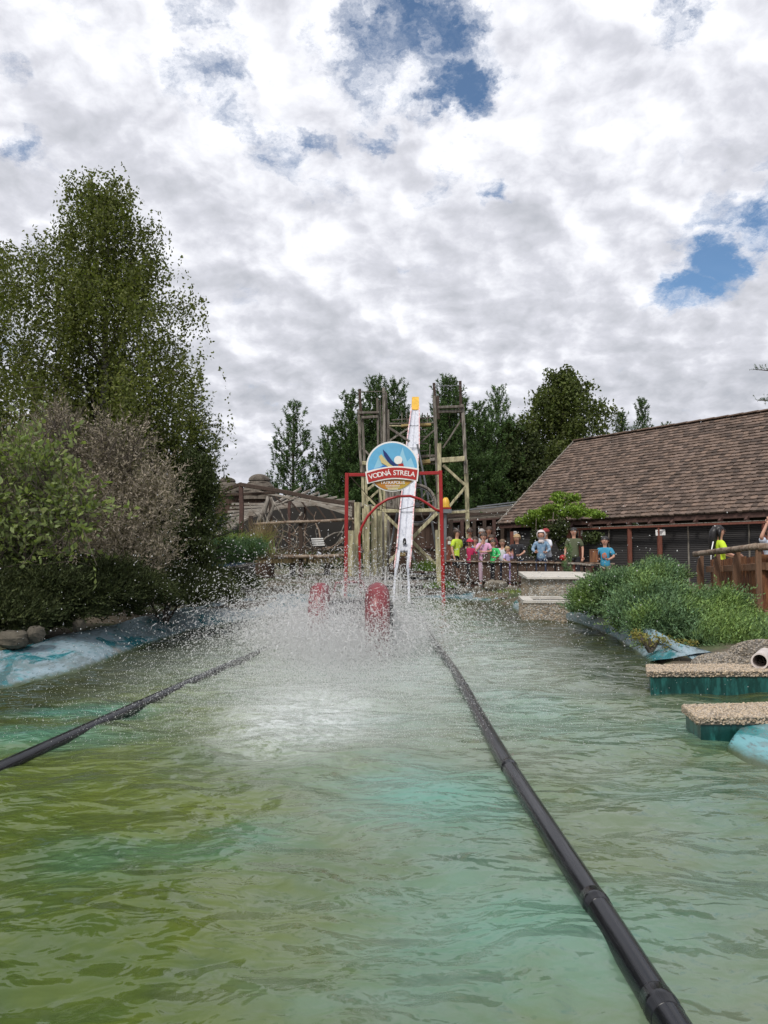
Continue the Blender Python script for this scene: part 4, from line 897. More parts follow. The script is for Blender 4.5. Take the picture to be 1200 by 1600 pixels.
# ============================== ROOFED BUILDING RIGHT ==============================
E0 = Vector((4.55, 30.0, 2.40)); dE = Vector((.578, -.816, 0)).normalized(); nE = Vector((.816, .578, 0)).normalized()
R0 = Vector((8.22, 32.62, 6.02)); LEN = 18.0
t = thing('roofed_building', 'long building with brown shingled roof and dark reed screens', 'building', (E0.x, E0.y, .25))
up = (R0 - E0); wR = up.dot(nE); sl_v = (nE * wR + Vector((0, 0, 3.62))); SLEN = sl_v.length; sl_u = sl_v / SLEN; rn = dE.cross(sl_u); rn = rn if rn.z > 0 else -rn
def roofpt(a, b, h=0): return E0 + dE * a + sl_u * b + rn * h
mb = MB(); q = [roofpt(0, 0, -.02), roofpt(LEN, 0, -.02), roofpt(LEN, SLEN, -.02), roofpt(0, SLEN, -.02)]; q2 = [v - rn * .1 for v in q]
mb.add(q + q2, [(0, 1, 2, 3), (7, 6, 5, 4), (0, 4, 5, 1), (1, 5, 6, 2), (2, 6, 7, 3), (3, 7, 4, 0)]); roof = mk('roof', mb, M['underlay'], t)
back = nE * wR - Vector((0, 0, 3.62)); ridge0 = roofpt(0, SLEN, -.02); ridge1 = roofpt(LEN, SLEN, -.02)
mb = MB(); q = [ridge0, ridge1, ridge1 + back, ridge0 + back]; q2 = [v - Vector((0, 0, .1)) for v in q]
mb.add(q + q2, [(0, 1, 2, 3), (7, 6, 5, 4), (0, 4, 5, 1), (1, 5, 6, 2), (2, 6, 7, 3), (3, 7, 4, 0)]); mk('back_roof', mb, M['shingle_far'], t)
rows = 30; rh = SLEN / rows; SW = .20; cands = []
shm = []
for var in range(6):
    b0 = MB(); rr = random.Random(var); wv = SW * rr.uniform(.93, 1.0); j1, j2, j3 = rr.uniform(-.02, .02), rr.uniform(-.02, .02), rr.uniform(0, .012)
    b0.add([(-wv / 2, j1, .0), (0, -.012 + j2, .0), (wv / 2, j2, .0), (wv / 2, rh * 1.25, 0), (-wv / 2, rh * 1.25, 0), (-wv / 2, j1, .050 + j3), (0, -.012 + j2, .056), (wv / 2, j2, .048 - j3 * .4), (wv / 2, rh * 1.25, .008), (-wv / 2, rh * 1.25, .008)],
           [(5, 6, 7, 8, 9), (0, 1, 6, 5), (1, 2, 7, 6), (2, 3, 8, 7), (4, 0, 5, 9)])
    me = bpy.data.meshes.new('shingle'); me.from_pydata([Vector(v) for v in b0.v], [], b0.f); me.materials.append(M['shingle']); shm.append((me, b0))
RM = Matrix((dE, sl_u, rn)).transposed()
for r in range(rows):
    a = -.12 + (SW / 2 if r % 2 else 0)
    while a < LEN:
        p = roofpt(a, r * rh - .03, random.uniform(0, .006)); cands.append((p.copy(), r, a, random.randrange(6), random.uniform(-.12, .12), random.uniform(-.05, .05))); a += SW * random.uniform(.97, 1.06)
def scr(p): 
    d = p - Vector((0, 0, CAM_H)); c, s = math.cos(PITCH), math.sin(PITCH); yy = d.y * c + d.z * s; zz = -d.y * s + d.z * c
    return 600 + F * d.x / yy, 800 - F * zz / yy, yy
vis = [(scr(c[0]), c) for c in cands]; inv = sorted([v for v in vis if v[0][0] < 1196], key=lambda v: v[0][2])
chosen = set(id(v[1]) for v in inv[:300]); rest = MB()
for s_, c in vis:
    p, r, a, var, rz_, rx_ = c; Ml = Matrix.Translation(p) @ RM.to_4x4() @ Matrix.Rotation(rz_, 4, 'Z') @ Matrix.Rotation(rx_ * .6, 4, 'X')
    if id(c) in chosen: piece('shingle', shm[var][0], Ml, roof)
    else: rest.add([Ml @ Vector(v) for v in shm[var][1].v], shm[var][1].f)
o = mk('shingle_field', rest, M['shingle'], roof, fix=False); o['kind'] = 'stuff'
mb = MB(); mb.beam(roofpt(-.1, -.05, .02), roofpt(-.1, SLEN + .05, .02), .05, .12); mk('verge_board', mb, M['grey_wood'], roof)
for i in range(34):
    mb = MB(); a = roofpt(i * .54 - .1, SLEN + .02, .04); mb.beam(a, a + dE * .58 + Vector((0, 0, .02)), .26, .05); mk('ridge_cap', mb, M['shingle'], roof)
# fascia, gutter beams, brackets
def under(a, dz, off=0.0): return E0 + dE * a + Vector((0, 0, dz)) + nE * off
mb = MB(); mb.beam(under(-.1, -.11, .06), under(LEN, -.11, .06), .05, .16); mk('fascia', mb, M['red_brown_dark'], t)
mb = MB(); mb.beam(under(3.2, -.34, -.05), under(LEN, -.34, -.05), .09, .07); mk('pergola_beam', mb, M['red_brown'], t)
mb = MB(); mb.beam(under(3.2, -.292, -.05), under(LEN, -.292, -.05), .10, .02); mk('beam_cap', mb, M['grey_wood'], t)
for i in range(18): mb = MB(); mb.box(under(3.6 + i * .8, -.235, -.0), (.07, .16, .12), RM); mk('bracket', mb, M['red_brown_dark'], t)
# posts where the photo has them
def post_at(px, off=.0):
    # find distance along the eave whose screen x is px
    lo, hi = 0, LEN
    for _ in range(40):
        m_ = (lo + hi) / 2
        if scr(under(m_, -1, off))[0] < px: lo = m_
        else: hi = m_
    return lo
for px, lb in [(889, None), (907, None), (984, None), (1031, None), (1123, None), (1196, None), (800, None)]:
    a = post_at(px); mb = MB(); mb.beam(under(a, -.34, .0), under(a, -2.2, .0), .13, .13); mk('post', mb, M['red_brown'], t)
# wall with reed screens set back
def reed_material():
    m = bpy.data.materials.new('reed_screen'); m.use_nodes = True; tt_ = NT(m.node_tree); b = tt_.n['Principled BSDF']
    vec = tt_.new('ShaderNodeTexCoord').outputs['Object']; x, y, z = tt_.sep(vec)[0:3]
    s_ = tt_.m('SINE', tt_.m('MULTIPLY', z, 110.0)); n = tt_.noise(tt_.v('MULTIPLY', vec, (1.5, 1.5, 40)), 2, 4, .6)
    f = tt_.m('MULTIPLY', tt_.ramp(s_, -.6, .8), tt_.ramp(n, .3, .7, .5, 1.0))
    c = tt_.mix(f, (.018, .017, .019, 1), (.062, .058, .058, 1)); tt_.put(b.inputs['Base Color'], c); b.inputs['Roughness'].default_value = .8
    bn = tt_.new('ShaderNodeBump'); bn.inputs['Strength'].default_value = .4; bn.inputs['Distance'].default_value = .01; tt_.put(bn.inputs['Height'], s_); tt_.l.new(bn.outputs[0], b.inputs['Normal'])
    return m
M['reed'] = reed_material()
edges = [post_at(px, .35) for px in (800, 852, 905, 953, 985, 1031, 1077, 1123, 1172)] + [post_at(1199, .35) + 1.2, LEN]
edges = [0] + edges
for a, b in zip(edges[:-1], edges[1:]):
    if b - a < .1: continue
    mb = MB(); mb.beam(under((a + b) / 2, -.36, .35), under((a + b) / 2, -2.22, .35), .03, b - a - .03)
    v = [under(a + .015, -.30, .33), under(b - .015, -.30, .33), under(b - .015, -2.25, .33), under(a + .015, -2.25, .33)]; v2 = [p + nE * .03 for p in v]
    mb = MB(); mb.add(v + v2, [(0, 1, 2, 3), (7, 6, 5, 4), (0, 4, 5, 1), (1, 5, 6, 2), (2, 6, 7, 3), (3, 7, 4, 0)]); mk('reed_screen', mb, M['reed'], t)
    mb = MB(); mb.beam(under(b, -.30, .31), under(b, -2.25, .31), .045, .03); mk('screen_batten', mb, M['grey_wood'] if round(b * 10) % 2 else M['steel'], t)
mb = MB(); v = [under(.0, -.30, .42), under(LEN, -.30, .42), under(LEN, -2.25, .42), under(0, -2.25, .42)]; v2 = [p + nE * (2 * wR - .9) for p in v]
mb.add(v + v2, [(0, 1, 2, 3), (7, 6, 5, 4), (0, 4, 5, 1), (1, 5, 6, 2), (2, 6, 7, 3), (3, 7, 4, 0)]); mk('wall', mb, M['brown_board'], t)
mb = MB(); g0 = [under(0.03, -.30, .42), under(.03, -.30, 2 * wR - .4), roofpt(.03, SLEN, -.2)]; g1 = [p + dE * .05 for p in g0]; mb.add(g0 + g1, [(0, 1, 2), (5, 4, 3), (0, 3, 4, 1), (1, 4, 5, 2), (2, 5, 3, 0)]); mk('gable', mb, M['brown_board'], t)
# notices on posts
for (px, py, wpx, hpx, lb) in [(1032, 832, 14, 9, 'tilted white notice on the reddish post above the juniper'), (907, 833, 6.5, 8, 'small upright white notice on the post behind the man in olive'), (805, 833, 4.5, 6, 'tiny pale notice on the far post under the climbing vine')]:
    a = post_at(px); c = under(a, 0, -.09); 
    Y_ = c.y; q = P(px, py, Y_); k = Y_ / F; Mr = Matrix.Rotation(math.atan2(dE.y, dE.x) * .6, 3, 'Z') @ Matrix.Rotation(R(-3 if wpx > 10 else 0), 3, 'Y')
    t2 = thing('notice', lb, 'notice', (q.x, q.y, q.z - hpx * k / 2), 'white notices on the building posts')
    mb = MB(); mb.box((q.x, Y_ - .0, q.z), (wpx * k * 1.05, .012, hpx * k), Mr); mk('sheet', mb, M['paper'], t2)
    for i in range(3 if wpx > 10 else 2):
        mb = MB(); mb.box(Vector((q.x, Y_, q.z)) + Mr @ Vector((-.01 * i, -.012, (hpx * k) * (.2 - .22 * i))), (wpx * k * (.7 - .14 * i), .004, hpx * k * .10), Mr); mk('print_line', mb, M['ink'], t2)

# ============================== BOARD FENCE RIGHT ==============================
t = thing('ramp_fence', 'orange-brown board fence with rounded posts and a bark-edged handrail', 'fence', (5, 11, .2))
FP = [(Vector((4.86 + .15 * n_, 10 + n_, 0)), z_) for n_, z_ in zip((0, 1, 2, 3), (1.235, 1.205, 1.175, 1.145))]
nx_ = (Vector((4.86 + 2.0, 10.0 - .3, 0)), 1.20)
def rail_seg(a, b, nm='handrail'):
    mb = MB(); pts = [a.lerp(b, u) + Vector((random.uniform(-.006, .006), 0, random.uniform(-.006, .006))) for u in np.linspace(0, 1, 9)]; mb.tube(pts, [.045] * 9, 9, wob=.12); return mk(nm, mb, M['rail_bark'], t, smooth=True)
tops = [Vector((p.x, p.y, z)) for p, z in FP]
rail_seg(tops[0] + Vector((-.02, 0, 0)), tops[3] + Vector((-.02, .1, 0))); rail_seg(tops[0], Vector((nx_[0].x, nx_[0].y, nx_[1])))
for i, (p, z) in enumerate(FP):
    # post: wide face along the slope, rounded top on the left corner
    pw, pdp = .105, .05
    d_n = Vector((.15, 1, 0)).normalized(); s_n = Vector((1, -.15, 0)).normalized()
    prof = [(0, -.35), (pw, -.35), (pw, z - .03), (.06, z - .03), (.025, z - .09), (0, z - .22)]
    if i == 0: prof = [(0, -.35), (pw * .62, -.35), (pw * .62, z - .03), (0, z - .03)]
    V = [Vector((p.x, p.y, 0)) + s_n * (u - .02) + Vector((0, 0, h)) for u, h in prof]; V2 = [v + d_n * pdp for v in V]; m_ = len(V)
    mb = MB(); mb.add(V + V2, [tuple(range(m_)), tuple(reversed(range(m_, 2 * m_)))] + [(k, m_ + k, m_ + (k + 1) % m_, (k + 1) % m_) for k in range(m_)]); po = mk('post', mb, M['post_wood'], t)
for i in range(3):
    a, b = tops[i], tops[i + 1]; n_b = 7
    for k in range(n_b):
        u0 = (k + .08) / n_b; u1 = (k + .94) / n_b; off = Vector((.20, 0, 0)); c0 = a.lerp(b, u0) + off; c1 = a.lerp(b, u1) + off; jz = random.uniform(-.02, .01)
        V = [(c0.x, c0.y, -.3), (c1.x, c1.y, -.3), (c1.x, c1.y, c1.z - .10 + jz), (c0.x, c0.y, c0.z - .10 + jz)]; V2 = [(x + .022, y, z) for x, y, z in V]
        mb = MB(); mb.add(V + V2, [(0, 1, 2, 3), (7, 6, 5, 4), (0, 4, 5, 1), (1, 5, 6, 2), (2, 6, 7, 3), (3, 7, 4, 0)]); mk('board', mb, M['orange_wood'], t)
    mb = MB(); mb.beam(a + Vector((.15, .06, -.26)), b + Vector((.15, 0, -.26)), .05, .10); mk('mid_rail', mb, M['post_wood'], t)
a = tops[0]; b = Vector((nx_[0].x, nx_[0].y, nx_[1]))
for k in range(12):
    c0 = a.lerp(b, .08 + k * .076) + Vector((0, .18, 0)); mb = MB(); mb.beam((c0.x, c0.y, -.3), (c0.x, c0.y, c0.z - .10), .14, .022); mk('board', mb, M['orange_wood'], t)
mb = MB(); mb.beam(a + Vector((.1, .12, -.26)), b + Vector((0, .12, -.26)), .05, .10); mk('mid_rail', mb, M['post_wood'], t)
t = thing('wooden_step', 'short wooden beam ends at the foot of the fence corner', 'step', (4.9, 9.6, .3))
mb = MB(); mb.beam(P(1192, 958, 9.6), P(1225, 960, 9.6), .12, .08); mk('tread', mb, M['post_wood'], t)
for i in range(3): mb = MB(); mb.beam(P(1190, 970 + i * 6, 9.4), P(1225, 974 + i * 6, 9.3), .05, .025); mk('lath', mb, M['grey_wood'], t)

# plank fence in front of the queue
t = thing('plank_fence', 'dark low plank fence with gaps in front of the waiting people', 'fence', (3, 20.7, .28))
FY = 20.55
boards = [(699, 10, 878), (709, 8, 884), (723.5, 11, 856), (741.5, 12, 867), (760, 12, 865), (777, 8, 874), (790, 11, 876), (803, 10, 874), (816, 12, 877), (830, 12, 876), (845, 12, 877), (860, 12, 876), (875, 12, 877), (890, 12, 876), (905, 12, 877), (920, 12, 878)]
for (x_, w_, y0) in boards:
    mb = MB(); mb.beam(P(x_, y0, FY), P(x_, 918, FY), px2m(w_, FY), .03, jit=.003); mk('board', mb, M['brown_board'], t)
mb = MB(); mb.beam(P(694, 876.5, FY - .05), P(960, 881, FY - .05), .07, .035); mk('handrail', mb, M['rail_bark'], t)
mb = MB(); mb.beam(P(694, 908, FY - .05), P(960, 909, FY - .05), .05, .045); mk('lower_rail', mb, M['dark_wood'], t)
# red totem post by the gate
t = thing('totem_post', 'small dark red post with a pale plate beside the grey steel post', 'post', P(702, 880, 21.2))
mb = MB(); mb.beam(P(702, 843, 21.2), P(702, 900, 21.2), px2m(9, 21.2), .1); mk('post_body', mb, M['red_brown'], t)
mb = MB(); mb.ell(P(702, 843, 21.2), (px2m(4.8, 21.2), .06, px2m(5, 21.2)), 12, 8, 0, .6); mk('cap', mb, M['grey_wood'], t)
mb = MB(); mb.box(P(702, 848, 21.13), (px2m(4.5, 21), .01, px2m(5, 21))); mk('plate', mb, M['paper'], t)

# ============================== PEOPLE ==============================
def skinned(name, joints, edges, m, parent, sub=2, Mx=None):
    me = bpy.data.meshes.new('tmp_skin'); me.from_pydata([j[0] for j in joints], edges, [])
    o = bpy.data.objects.new('tmp_skin', me); COL.objects.link(o)
    md = o.modifiers.new('s', 'SKIN'); md.use_smooth_shade = True; md.branch_smoothing = .6
    for i, j in enumerate(joints):
        r = j[1]; r = (r, r) if not hasattr(r, '__len__') else r; me.skin_vertices[0].data[i].radius = r
    me.skin_vertices[0].data[0].use_root = True
    ms = o.modifiers.new('u', 'SUBSURF'); ms.levels = sub; ms.render_levels = sub
    dg = bpy.context.evaluated_depsgraph_get(); dg.update(); ev = o.evaluated_get(dg); nm = bpy.data.meshes.new_from_object(ev)
    bpy.data.objects.remove(o); bpy.data.meshes.remove(me)
    return nm
def shirt_mat(name, c, c2=None, sc_=14): return mat(name, c, .85, .12, 20, .3, 60, color2=c2, c2scale=sc_) if c2 else mat(name, c, .85, .12, 20, .3, 60)
def person(px, ytop, Y, height, face, label, top_c, bot_c, hair_c, skin='skin', arms=('down', 'down'), hair='short', long_sleeve=False, shorts=False, cap=None, extras=None, lean=0.0, ground=None, glasses=False):
    """face: rotation about z, 0 looks towards the camera"""
    p = P(px, ytop, Y); s = height / 1.75; z0 = p.z - height if ground is None else ground
    t = thing('person', label, 'person', (p.x, Y, z0), 'visitors by the pond')
    Mx = Matrix.Rotation(face, 4, 'Z') @ Matrix.Rotation(lean, 4, 'X') @ Matrix.Scale(s, 4)
    J = {}; kid = height < 1.5; hr = .104 * (1.20 if kid else 1.0)
    armpos = {}
    for sd_, mode in zip((-1, 1), arms):
        sh_ = Vector((sd_ * .175, 0, 1.395))
        if mode == 'down': el, wr, hd = Vector((sd_ * .25, .02, 1.16)), Vector((sd_ * .26, -.06, .92)), Vector((sd_ * .255, -.09, .83))
        elif mode == 'rail': el, wr, hd = Vector((sd_ * .27, -.06, 1.18)), Vector((sd_ * .17, -.30, 1.10)), Vector((sd_ * .13, -.38, 1.10))
        elif mode == 'mouth': el, wr, hd = Vector((sd_ * .25, -.14, 1.18)), Vector((sd_ * .08, -.19, 1.40)), Vector((sd_ * .04, -.17, 1.49))
        elif mode == 'cross': el, wr, hd = Vector((sd_ * .25, -.08, 1.17)), Vector((sd_ * -.02, -.22, 1.14)), Vector((-sd_ * .10, -.20, 1.16))
        elif mode == 'up': el, wr, hd = Vector((sd_ * .34, -.10, 1.52)), Vector((sd_ * .24, -.14, 1.76)), Vector((sd_ * .21, -.15, 1.86))
        armpos[sd_] = (sh_, el, wr, hd)
    joints = [(Vector((0, 0, .96)), (.145, .10)), (Vector((0, 0, 1.12)), (.115, .085)), (Vector((0, 0, 1.30)), (.13, .09)), (Vector((0, .01, 1.44)), (.06, .055)), (Vector((0, 0, 1.52)), (.05, .05)), (Vector((0, -.012, 1.60)), (hr * .86, hr * .92)), (Vector((0, -.005, 1.68)), (hr * .83, hr * .95)), (Vector((0, 0, 1.725)), (hr * .5, hr * .55))]
    edges = [(0, 1), (1, 2), (2, 3), (3, 4), (4, 5), (5, 6), (6, 7)]
    for sd_ in (-1, 1):
        sh_, el, wr, hd = armpos[sd_]; b = len(joints); joints += [(sh_, .048), (el, .040), (wr, .028), (hd, (.036, .02))]; edges += [(2, b), (b, b + 1), (b + 1, b + 2), (b + 2, b + 3)]
        b = len(joints); joints += [(Vector((sd_ * .095, 0, .86)), .088), (Vector((sd_ * .10, -.01, .50)), .058), (Vector((sd_ * .10, .01, .12)), .04), (Vector((sd_ * .11, -.13, .04)), .032)]; edges += [(0, b), (b, b + 1), (b + 1, b + 2), (b + 2, b + 3)]
    nm = skinned('body', joints, edges, None, t)
    fb = MB()
    for sd_ in (-1, 1):
        sh_, el, wr, hd = armpos[sd_]; d = (hd - wr).normalized(); side = d.cross(Vector((0, 1, .2))).normalized(); curl = d.cross(side)
        for f_ in range(4):
            L_ = (.062, .072, .066, .052)[f_]; b0 = hd + side * (f_ - 1.5) * .017 + d * .005
            fb.tube([b0 - d * .02, b0 + d * L_ * .5, b0 + d * L_ * .85 - curl * .012, b0 + d * L_ - curl * .028], [.0095, .0085, .0075, .005], 5)
        b0 = wr.lerp(hd, .45) + side * .03; fb.tube([b0, b0 + side * .022 + d * .03, b0 + side * .026 + d * .062], [.012, .010, .007], 5)
    fb.add([Vector((-.014, -hr * .98, 1.628)), Vector((.014, -hr * .98, 1.628)), Vector((0, -hr * 1.22, 1.632)), Vector((0, -hr * .95, 1.67))], [(0, 1, 2), (1, 3, 2), (3, 0, 2)])
    for sd_ in (-1, 1): fb.ell((sd_ * hr * .88, .005, 1.645), (.014, .02, .03), 8, 5)
    bm = bmesh.new(); bm.from_mesh(nm); vs = [bm.verts.new(v) for v in fb.v]
    for f in fb.f:
        try: fc = bm.faces.new([vs[i] for i in f]); fc.smooth = True
        except ValueError: pass
    bm.to_mesh(nm); bm.free(); nm.transform(Mx); nm.materials.clear(); nm.materials.append(M[skin])
    bo = bpy.data.objects.new('body', nm); link(bo, t)
    def sub_(name, mb, m, par=None):
        me = bpy.data.meshes.new(name); me.from_pydata([Mx @ Vector(v) for v in mb.v], [], mb.f); me.materials.append(m); me.shade_smooth(); o = bpy.data.objects.new(name, me); return link(o, par or t)
    for sd_ in (-1, 1): e_ = MB(); e_.ell((sd_ * .034, -hr * .93, 1.655), (.014, .008, .009), 8, 5); sub_('eye', e_, M['eye'])
    e_ = MB(); e_.ell((0, -hr * .93, 1.592), (.024, .010, .008), 8, 5); sub_('mouth', e_, M['lip'])
    if glasses:
        e_ = MB()
        for sd_ in (-1, 1): e_.ell((sd_ * .038, -hr * 1.0, 1.655), (.030, .012, .022), 10, 6)
        e_.tube([(-.095, 0, 1.665), (-.075, -hr * .85, 1.662), (0, -hr * 1.06, 1.662), (.075, -hr * .85, 1.662), (.095, 0, 1.665)], .005, 5); sub_('sunglasses', e_, M['eye'])
    # shirt
    tk = .016; SJ = [(Vector((0, 0, .84)), (.150 + tk, .118 + tk)), (Vector((0, 0, .98)), (.145 + tk, .112 + tk)), (Vector((0, 0, 1.14)), (.130 + tk, .104 + tk)), (Vector((0, 0, 1.33)), (.165 + tk, .112 + tk)), (Vector((0, .008, 1.455)), (.095, .085))]; SE = [(0, 1), (1, 2), (2, 3), (3, 4)]
    for sd_ in (-1, 1):
        sh_, el, wr, hd = armpos[sd_]; b = len(SJ); SJ += [(sh_ + Vector((0, 0, .01)), .080), (sh_.lerp(el, .85 if not long_sleeve else 1), .068 if not long_sleeve else .058)]; SE += [(3, b), (b, b + 1)]
        if long_sleeve: SJ.append((wr, .040)); SE.append((b + 1, b + 2))
    nm = skinned('shirt', SJ, SE, None, t); nm.transform(Mx); nm.materials.clear(); nm.materials.append(top_c); link(bpy.data.objects.new('shirt', nm), t)
    TJ = [(Vector((0, 0, .97)), (.150, .115))]; TE = []
    for sd_ in (-1, 1):
        b = len(TJ); TJ += [(Vector((sd_ * .095, 0, .86)), .102), (Vector((sd_ * .10, -.01, .52)), .078)]; TE += [(0, b), (b, b + 1)]
        if not shorts: TJ.append((Vector((sd_ * .10, .01, .10)), .06)); TE.append((b + 1, b + 2))
    nm = skinned('trousers', TJ, TE, None, t); nm.transform(Mx); nm.materials.clear(); nm.materials.append(bot_c); link(bpy.data.objects.new('shorts' if shorts else 'trousers', nm), t)
    for sd_ in (-1, 1): e_ = MB(); e_.ell((sd_ * .108, -.05, .045), (.048, .13, .05), 10, 6); sub_('shoe', e_, M['white'] if kid else M['black_rubber'])
    hm = hair_c
    if hair in ('short', 'long', 'bun', 'pony'):
        e_ = MB(); e_.ell((0, .014, 1.655), (hr * 1.05, hr * 1.12, hr * 1.16), 22, 14, keep=lambda q: not (q.y < -hr * .30 and q.z < hr * .24) and q.z > -hr * .9 and not (q.z < -hr * .25 and q.y < hr * .05))
        if hair == 'long': e_.tube([(0, .06, 1.72), (0, .115, 1.62), (.01, .13, 1.48), (.02, .13, 1.30), (.02, .12, 1.16)], [.07, .095, .10, .085, .03], 10); e_.tube([(-.09, .02, 1.70), (-.105, .02, 1.6), (-.10, .03, 1.46)], [.03, .035, .015], 8); e_.tube([(.09, .02, 1.70), (.105, .02, 1.6), (.10, .03, 1.46)], [.03, .035, .015], 8)
        if hair == 'pony': e_.tube([(0, .10, 1.74), (0, .17, 1.70), (0, .18, 1.58), (0, .15, 1.48)], [.03, .035, .03, .01], 8)
        if hair == 'bun': e_.ell((0, .10, 1.76), (.05, .05, .05), 10, 6)
        # uneven locks
        e_.v = [(x + random.uniform(-.005, .005), y + random.uniform(-.005, .005), z + random.uniform(-.006, .006)) for x, y, z in e_.v]
        sub_('hair', e_, hm)
    if hair == 'scarf':
        e_ = MB(); e_.ell((0, .012, 1.655), (hr * 1.18, hr * 1.22, hr * 1.35), 18, 12, keep=lambda q: not (q.y < -hr * .5 and abs(q.x) < hr * .75 and -hr * .75 < q.z < hr * .6)); e_.tube([(0, .02, 1.55), (0, .015, 1.48), (0, .01, 1.40)], [.066, .085, .135], 14); sub_('headscarf', e_, hm)
    if cap is not None:
        e_ = MB(); e_.ell((0, .005, 1.69), (hr * 1.16, hr * 1.2, hr * 1.05), 18, 8, 0, .5); e_.box((0, -hr * 1.35, 1.695), (.13, .11, .012), Matrix.Rotation(.2, 3, 'X')); sub_('cap', e_, cap)
    if extras: extras(t, Mx, sub_)
    return t
HB = mat('hair_brown', (.045, .026, .016), .6); HK = mat('hair_black', (.010, .008, .009), .45); HBl = mat('hair_blond', (.36, .24, .12), .6); HA = mat('hair_ash', (.13, .085, .05), .6)
jeans = shirt_mat('jeans', (.05, .07, .13)); dark = shirt_mat('dark_cloth', (.02, .02, .025)); khaki = shirt_mat('khaki', (.25, .21, .15))
GZ = .285
def yb(px, ytop, Y): return P(px, ytop, Y).z - GZ
def PP(px, ytop, Y, *a, **k): 
    h = yb(px, ytop, Y); return person(px, ytop, Y, h, *a, ground=GZ, **k)
PP(714, 827, 21.0, R(50), 'boy in lime green T-shirt with sunglasses looking sideways by the red gate post', shirt_mat('lime', (.50, .66, .05)), dark, HB, arms=('down', 'down'), glasses=True, shorts=True)
PP(734.5, 844, 21.3, R(-8), 'small child in crimson top and red cap between the lime and pink shirts', shirt_mat('crimson', (.42, .02, .09)), dark, HB, cap=shirt_mat('cap_red', (.45, .03, .06)), arms=('rail', 'rail'))
PP(742.5, 840, 21.6, R(5), 'child in patterned white and blue shirt next to the crimson top', shirt_mat('pattern', (.45, .52, .60), (.10, .16, .30), 18), dark, HB, arms=('rail', 'down'))
PP(755.5, 834, 21.2, R(-5), 'girl in pink shirt and trousers holding a hand to her mouth', shirt_mat('pink', (.62, .33, .50)), shirt_mat('pink_trousers', (.55, .40, .50)), HB, arms=('mouth', 'cross'), hair='bun')
PP(770.5, 844, 21.25, R(-25), 'child in bright green long-sleeved top leaning on the fence', shirt_mat('green_top', (.04, .48, .13)), dark, HB, arms=('rail', 'rail'), long_sleeve=True)
PP(785, 844, 21.5, R(-15), 'smiling child in white long-sleeved top', shirt_mat('white_top', (.60, .60, .62)), jeans, HA, arms=('rail', 'down'), long_sleeve=True, hair='pony')
PP(793, 855, 21.15, R(30), 'smallest blond child in lilac top peering through the fence', shirt_mat('lilac', (.50, .42, .66)), shirt_mat('lilac2', (.36, .28, .55)), HBl, arms=('rail', 'rail'))
PP(809.5, 836, 21.2, R(-25), 'blond boy in black T-shirt with a pale print leaning over children', dark, jeans, HBl, arms=('rail', 'rail'), lean=.10)
PP(801, 853, 21.6, R(10), 'little child held close beside the blond boy in black', shirt_mat('rose_top', (.42, .20, .22)), dark, HA, arms=('rail', 'mouth'))
PP(734, 826, 22.6, R(0), 'adult in black jacket and sunglasses behind the red-capped child', dark, dark, HB, skin='skin2', glasses=True, arms=('down', 'cross'), long_sleeve=True)
PP(752.5, 827, 23.0, R(10), 'grey-haired adult in white top behind the girl in pink', shirt_mat('offwhite', (.42, .42, .42)), dark, mat('hair_grey', (.30, .28, .26), .6), skin='skin2')
PP(764, 824, 23.2, R(-8), 'adult in maroon top standing at the very back of the queue', shirt_mat('maroon', (.14, .03, .04)), dark, HB, skin='skin2')
PP(768, 837, 22.3, R(5), 'woman with dark hair behind the child in green', shirt_mat('maroon2', (.10, .03, .04)), dark, HB, hair='long')
PP(845.5, 831, 20.9, R(-15), 'woman in pale headscarf and denim-blue top holding out her hands', shirt_mat('denim_top', (.14, .24, .36), (.25, .34, .44), 12), jeans, shirt_mat('scarf', (.60, .54, .54)), hair='scarf', arms=('rail', 'rail'), long_sleeve=True)
PP(858, 827.5, 21.2, R(-65), 'man in white T-shirt and red cap bending towards the woman in headscarf', shirt_mat('white_tee', (.66, .67, .72)), dark, HB, skin='skin2', cap=shirt_mat('cap_red2', (.24, .03, .03)), arms=('rail', 'rail'), lean=.08)
PP(896.5, 825.5, 20.6, R(-25), 'man in olive T-shirt with dark hair standing by the notice post', shirt_mat('olive', (.085, .10, .055)), dark, HK, skin='skin', arms=('down', 'down'))
def printx(t, Mx, sub_):
    e_ = MB(); e_.ell((0, -.135, 1.20), (.075, .02, .10), 10, 8); sub_('shirt_print', e_, shirt_mat('orange_print', (.50, .14, .05), (.1, .2, .3), 20))
person(945, 840, 18.0, 1.36, R(-25), 'black-haired boy in blue T-shirt with orange print behind the juniper', shirt_mat('blue_tee', (.04, .26, .42)), khaki, HK, arms=('rail', 'rail'), extras=printx)
def bagstrap(t, Mx, sub_):
    e_ = MB(); e_.tube([(-.16, .16, 1.42), (-.22, .22, 1.2), (-.28, .24, .95)], [.012] * 3, 6); sub_('bag_strap', e_, M['white'])
    e_ = MB(); e_.ell((0, .09, 1.735), (.03, .02, .03), 8, 6); sub_('hair_clip', e_, M['white'])
person(1124, 822, 14.4, 1.55, R(78), 'black-haired woman in neon yellow T-shirt and sunglasses walking behind the board fence', shirt_mat('neon', (.52, .70, .03)), dark, HK, hair='long', arms=('rail', 'rail'), glasses=True, extras=bagstrap)
person(1203, 822, 13.4, 1.50, R(20), 'person in pale top raising a bare arm at the picture edge', shirt_mat('pale_blue', (.55, .60, .70)), dark, HB, arms=('up', 'down'))
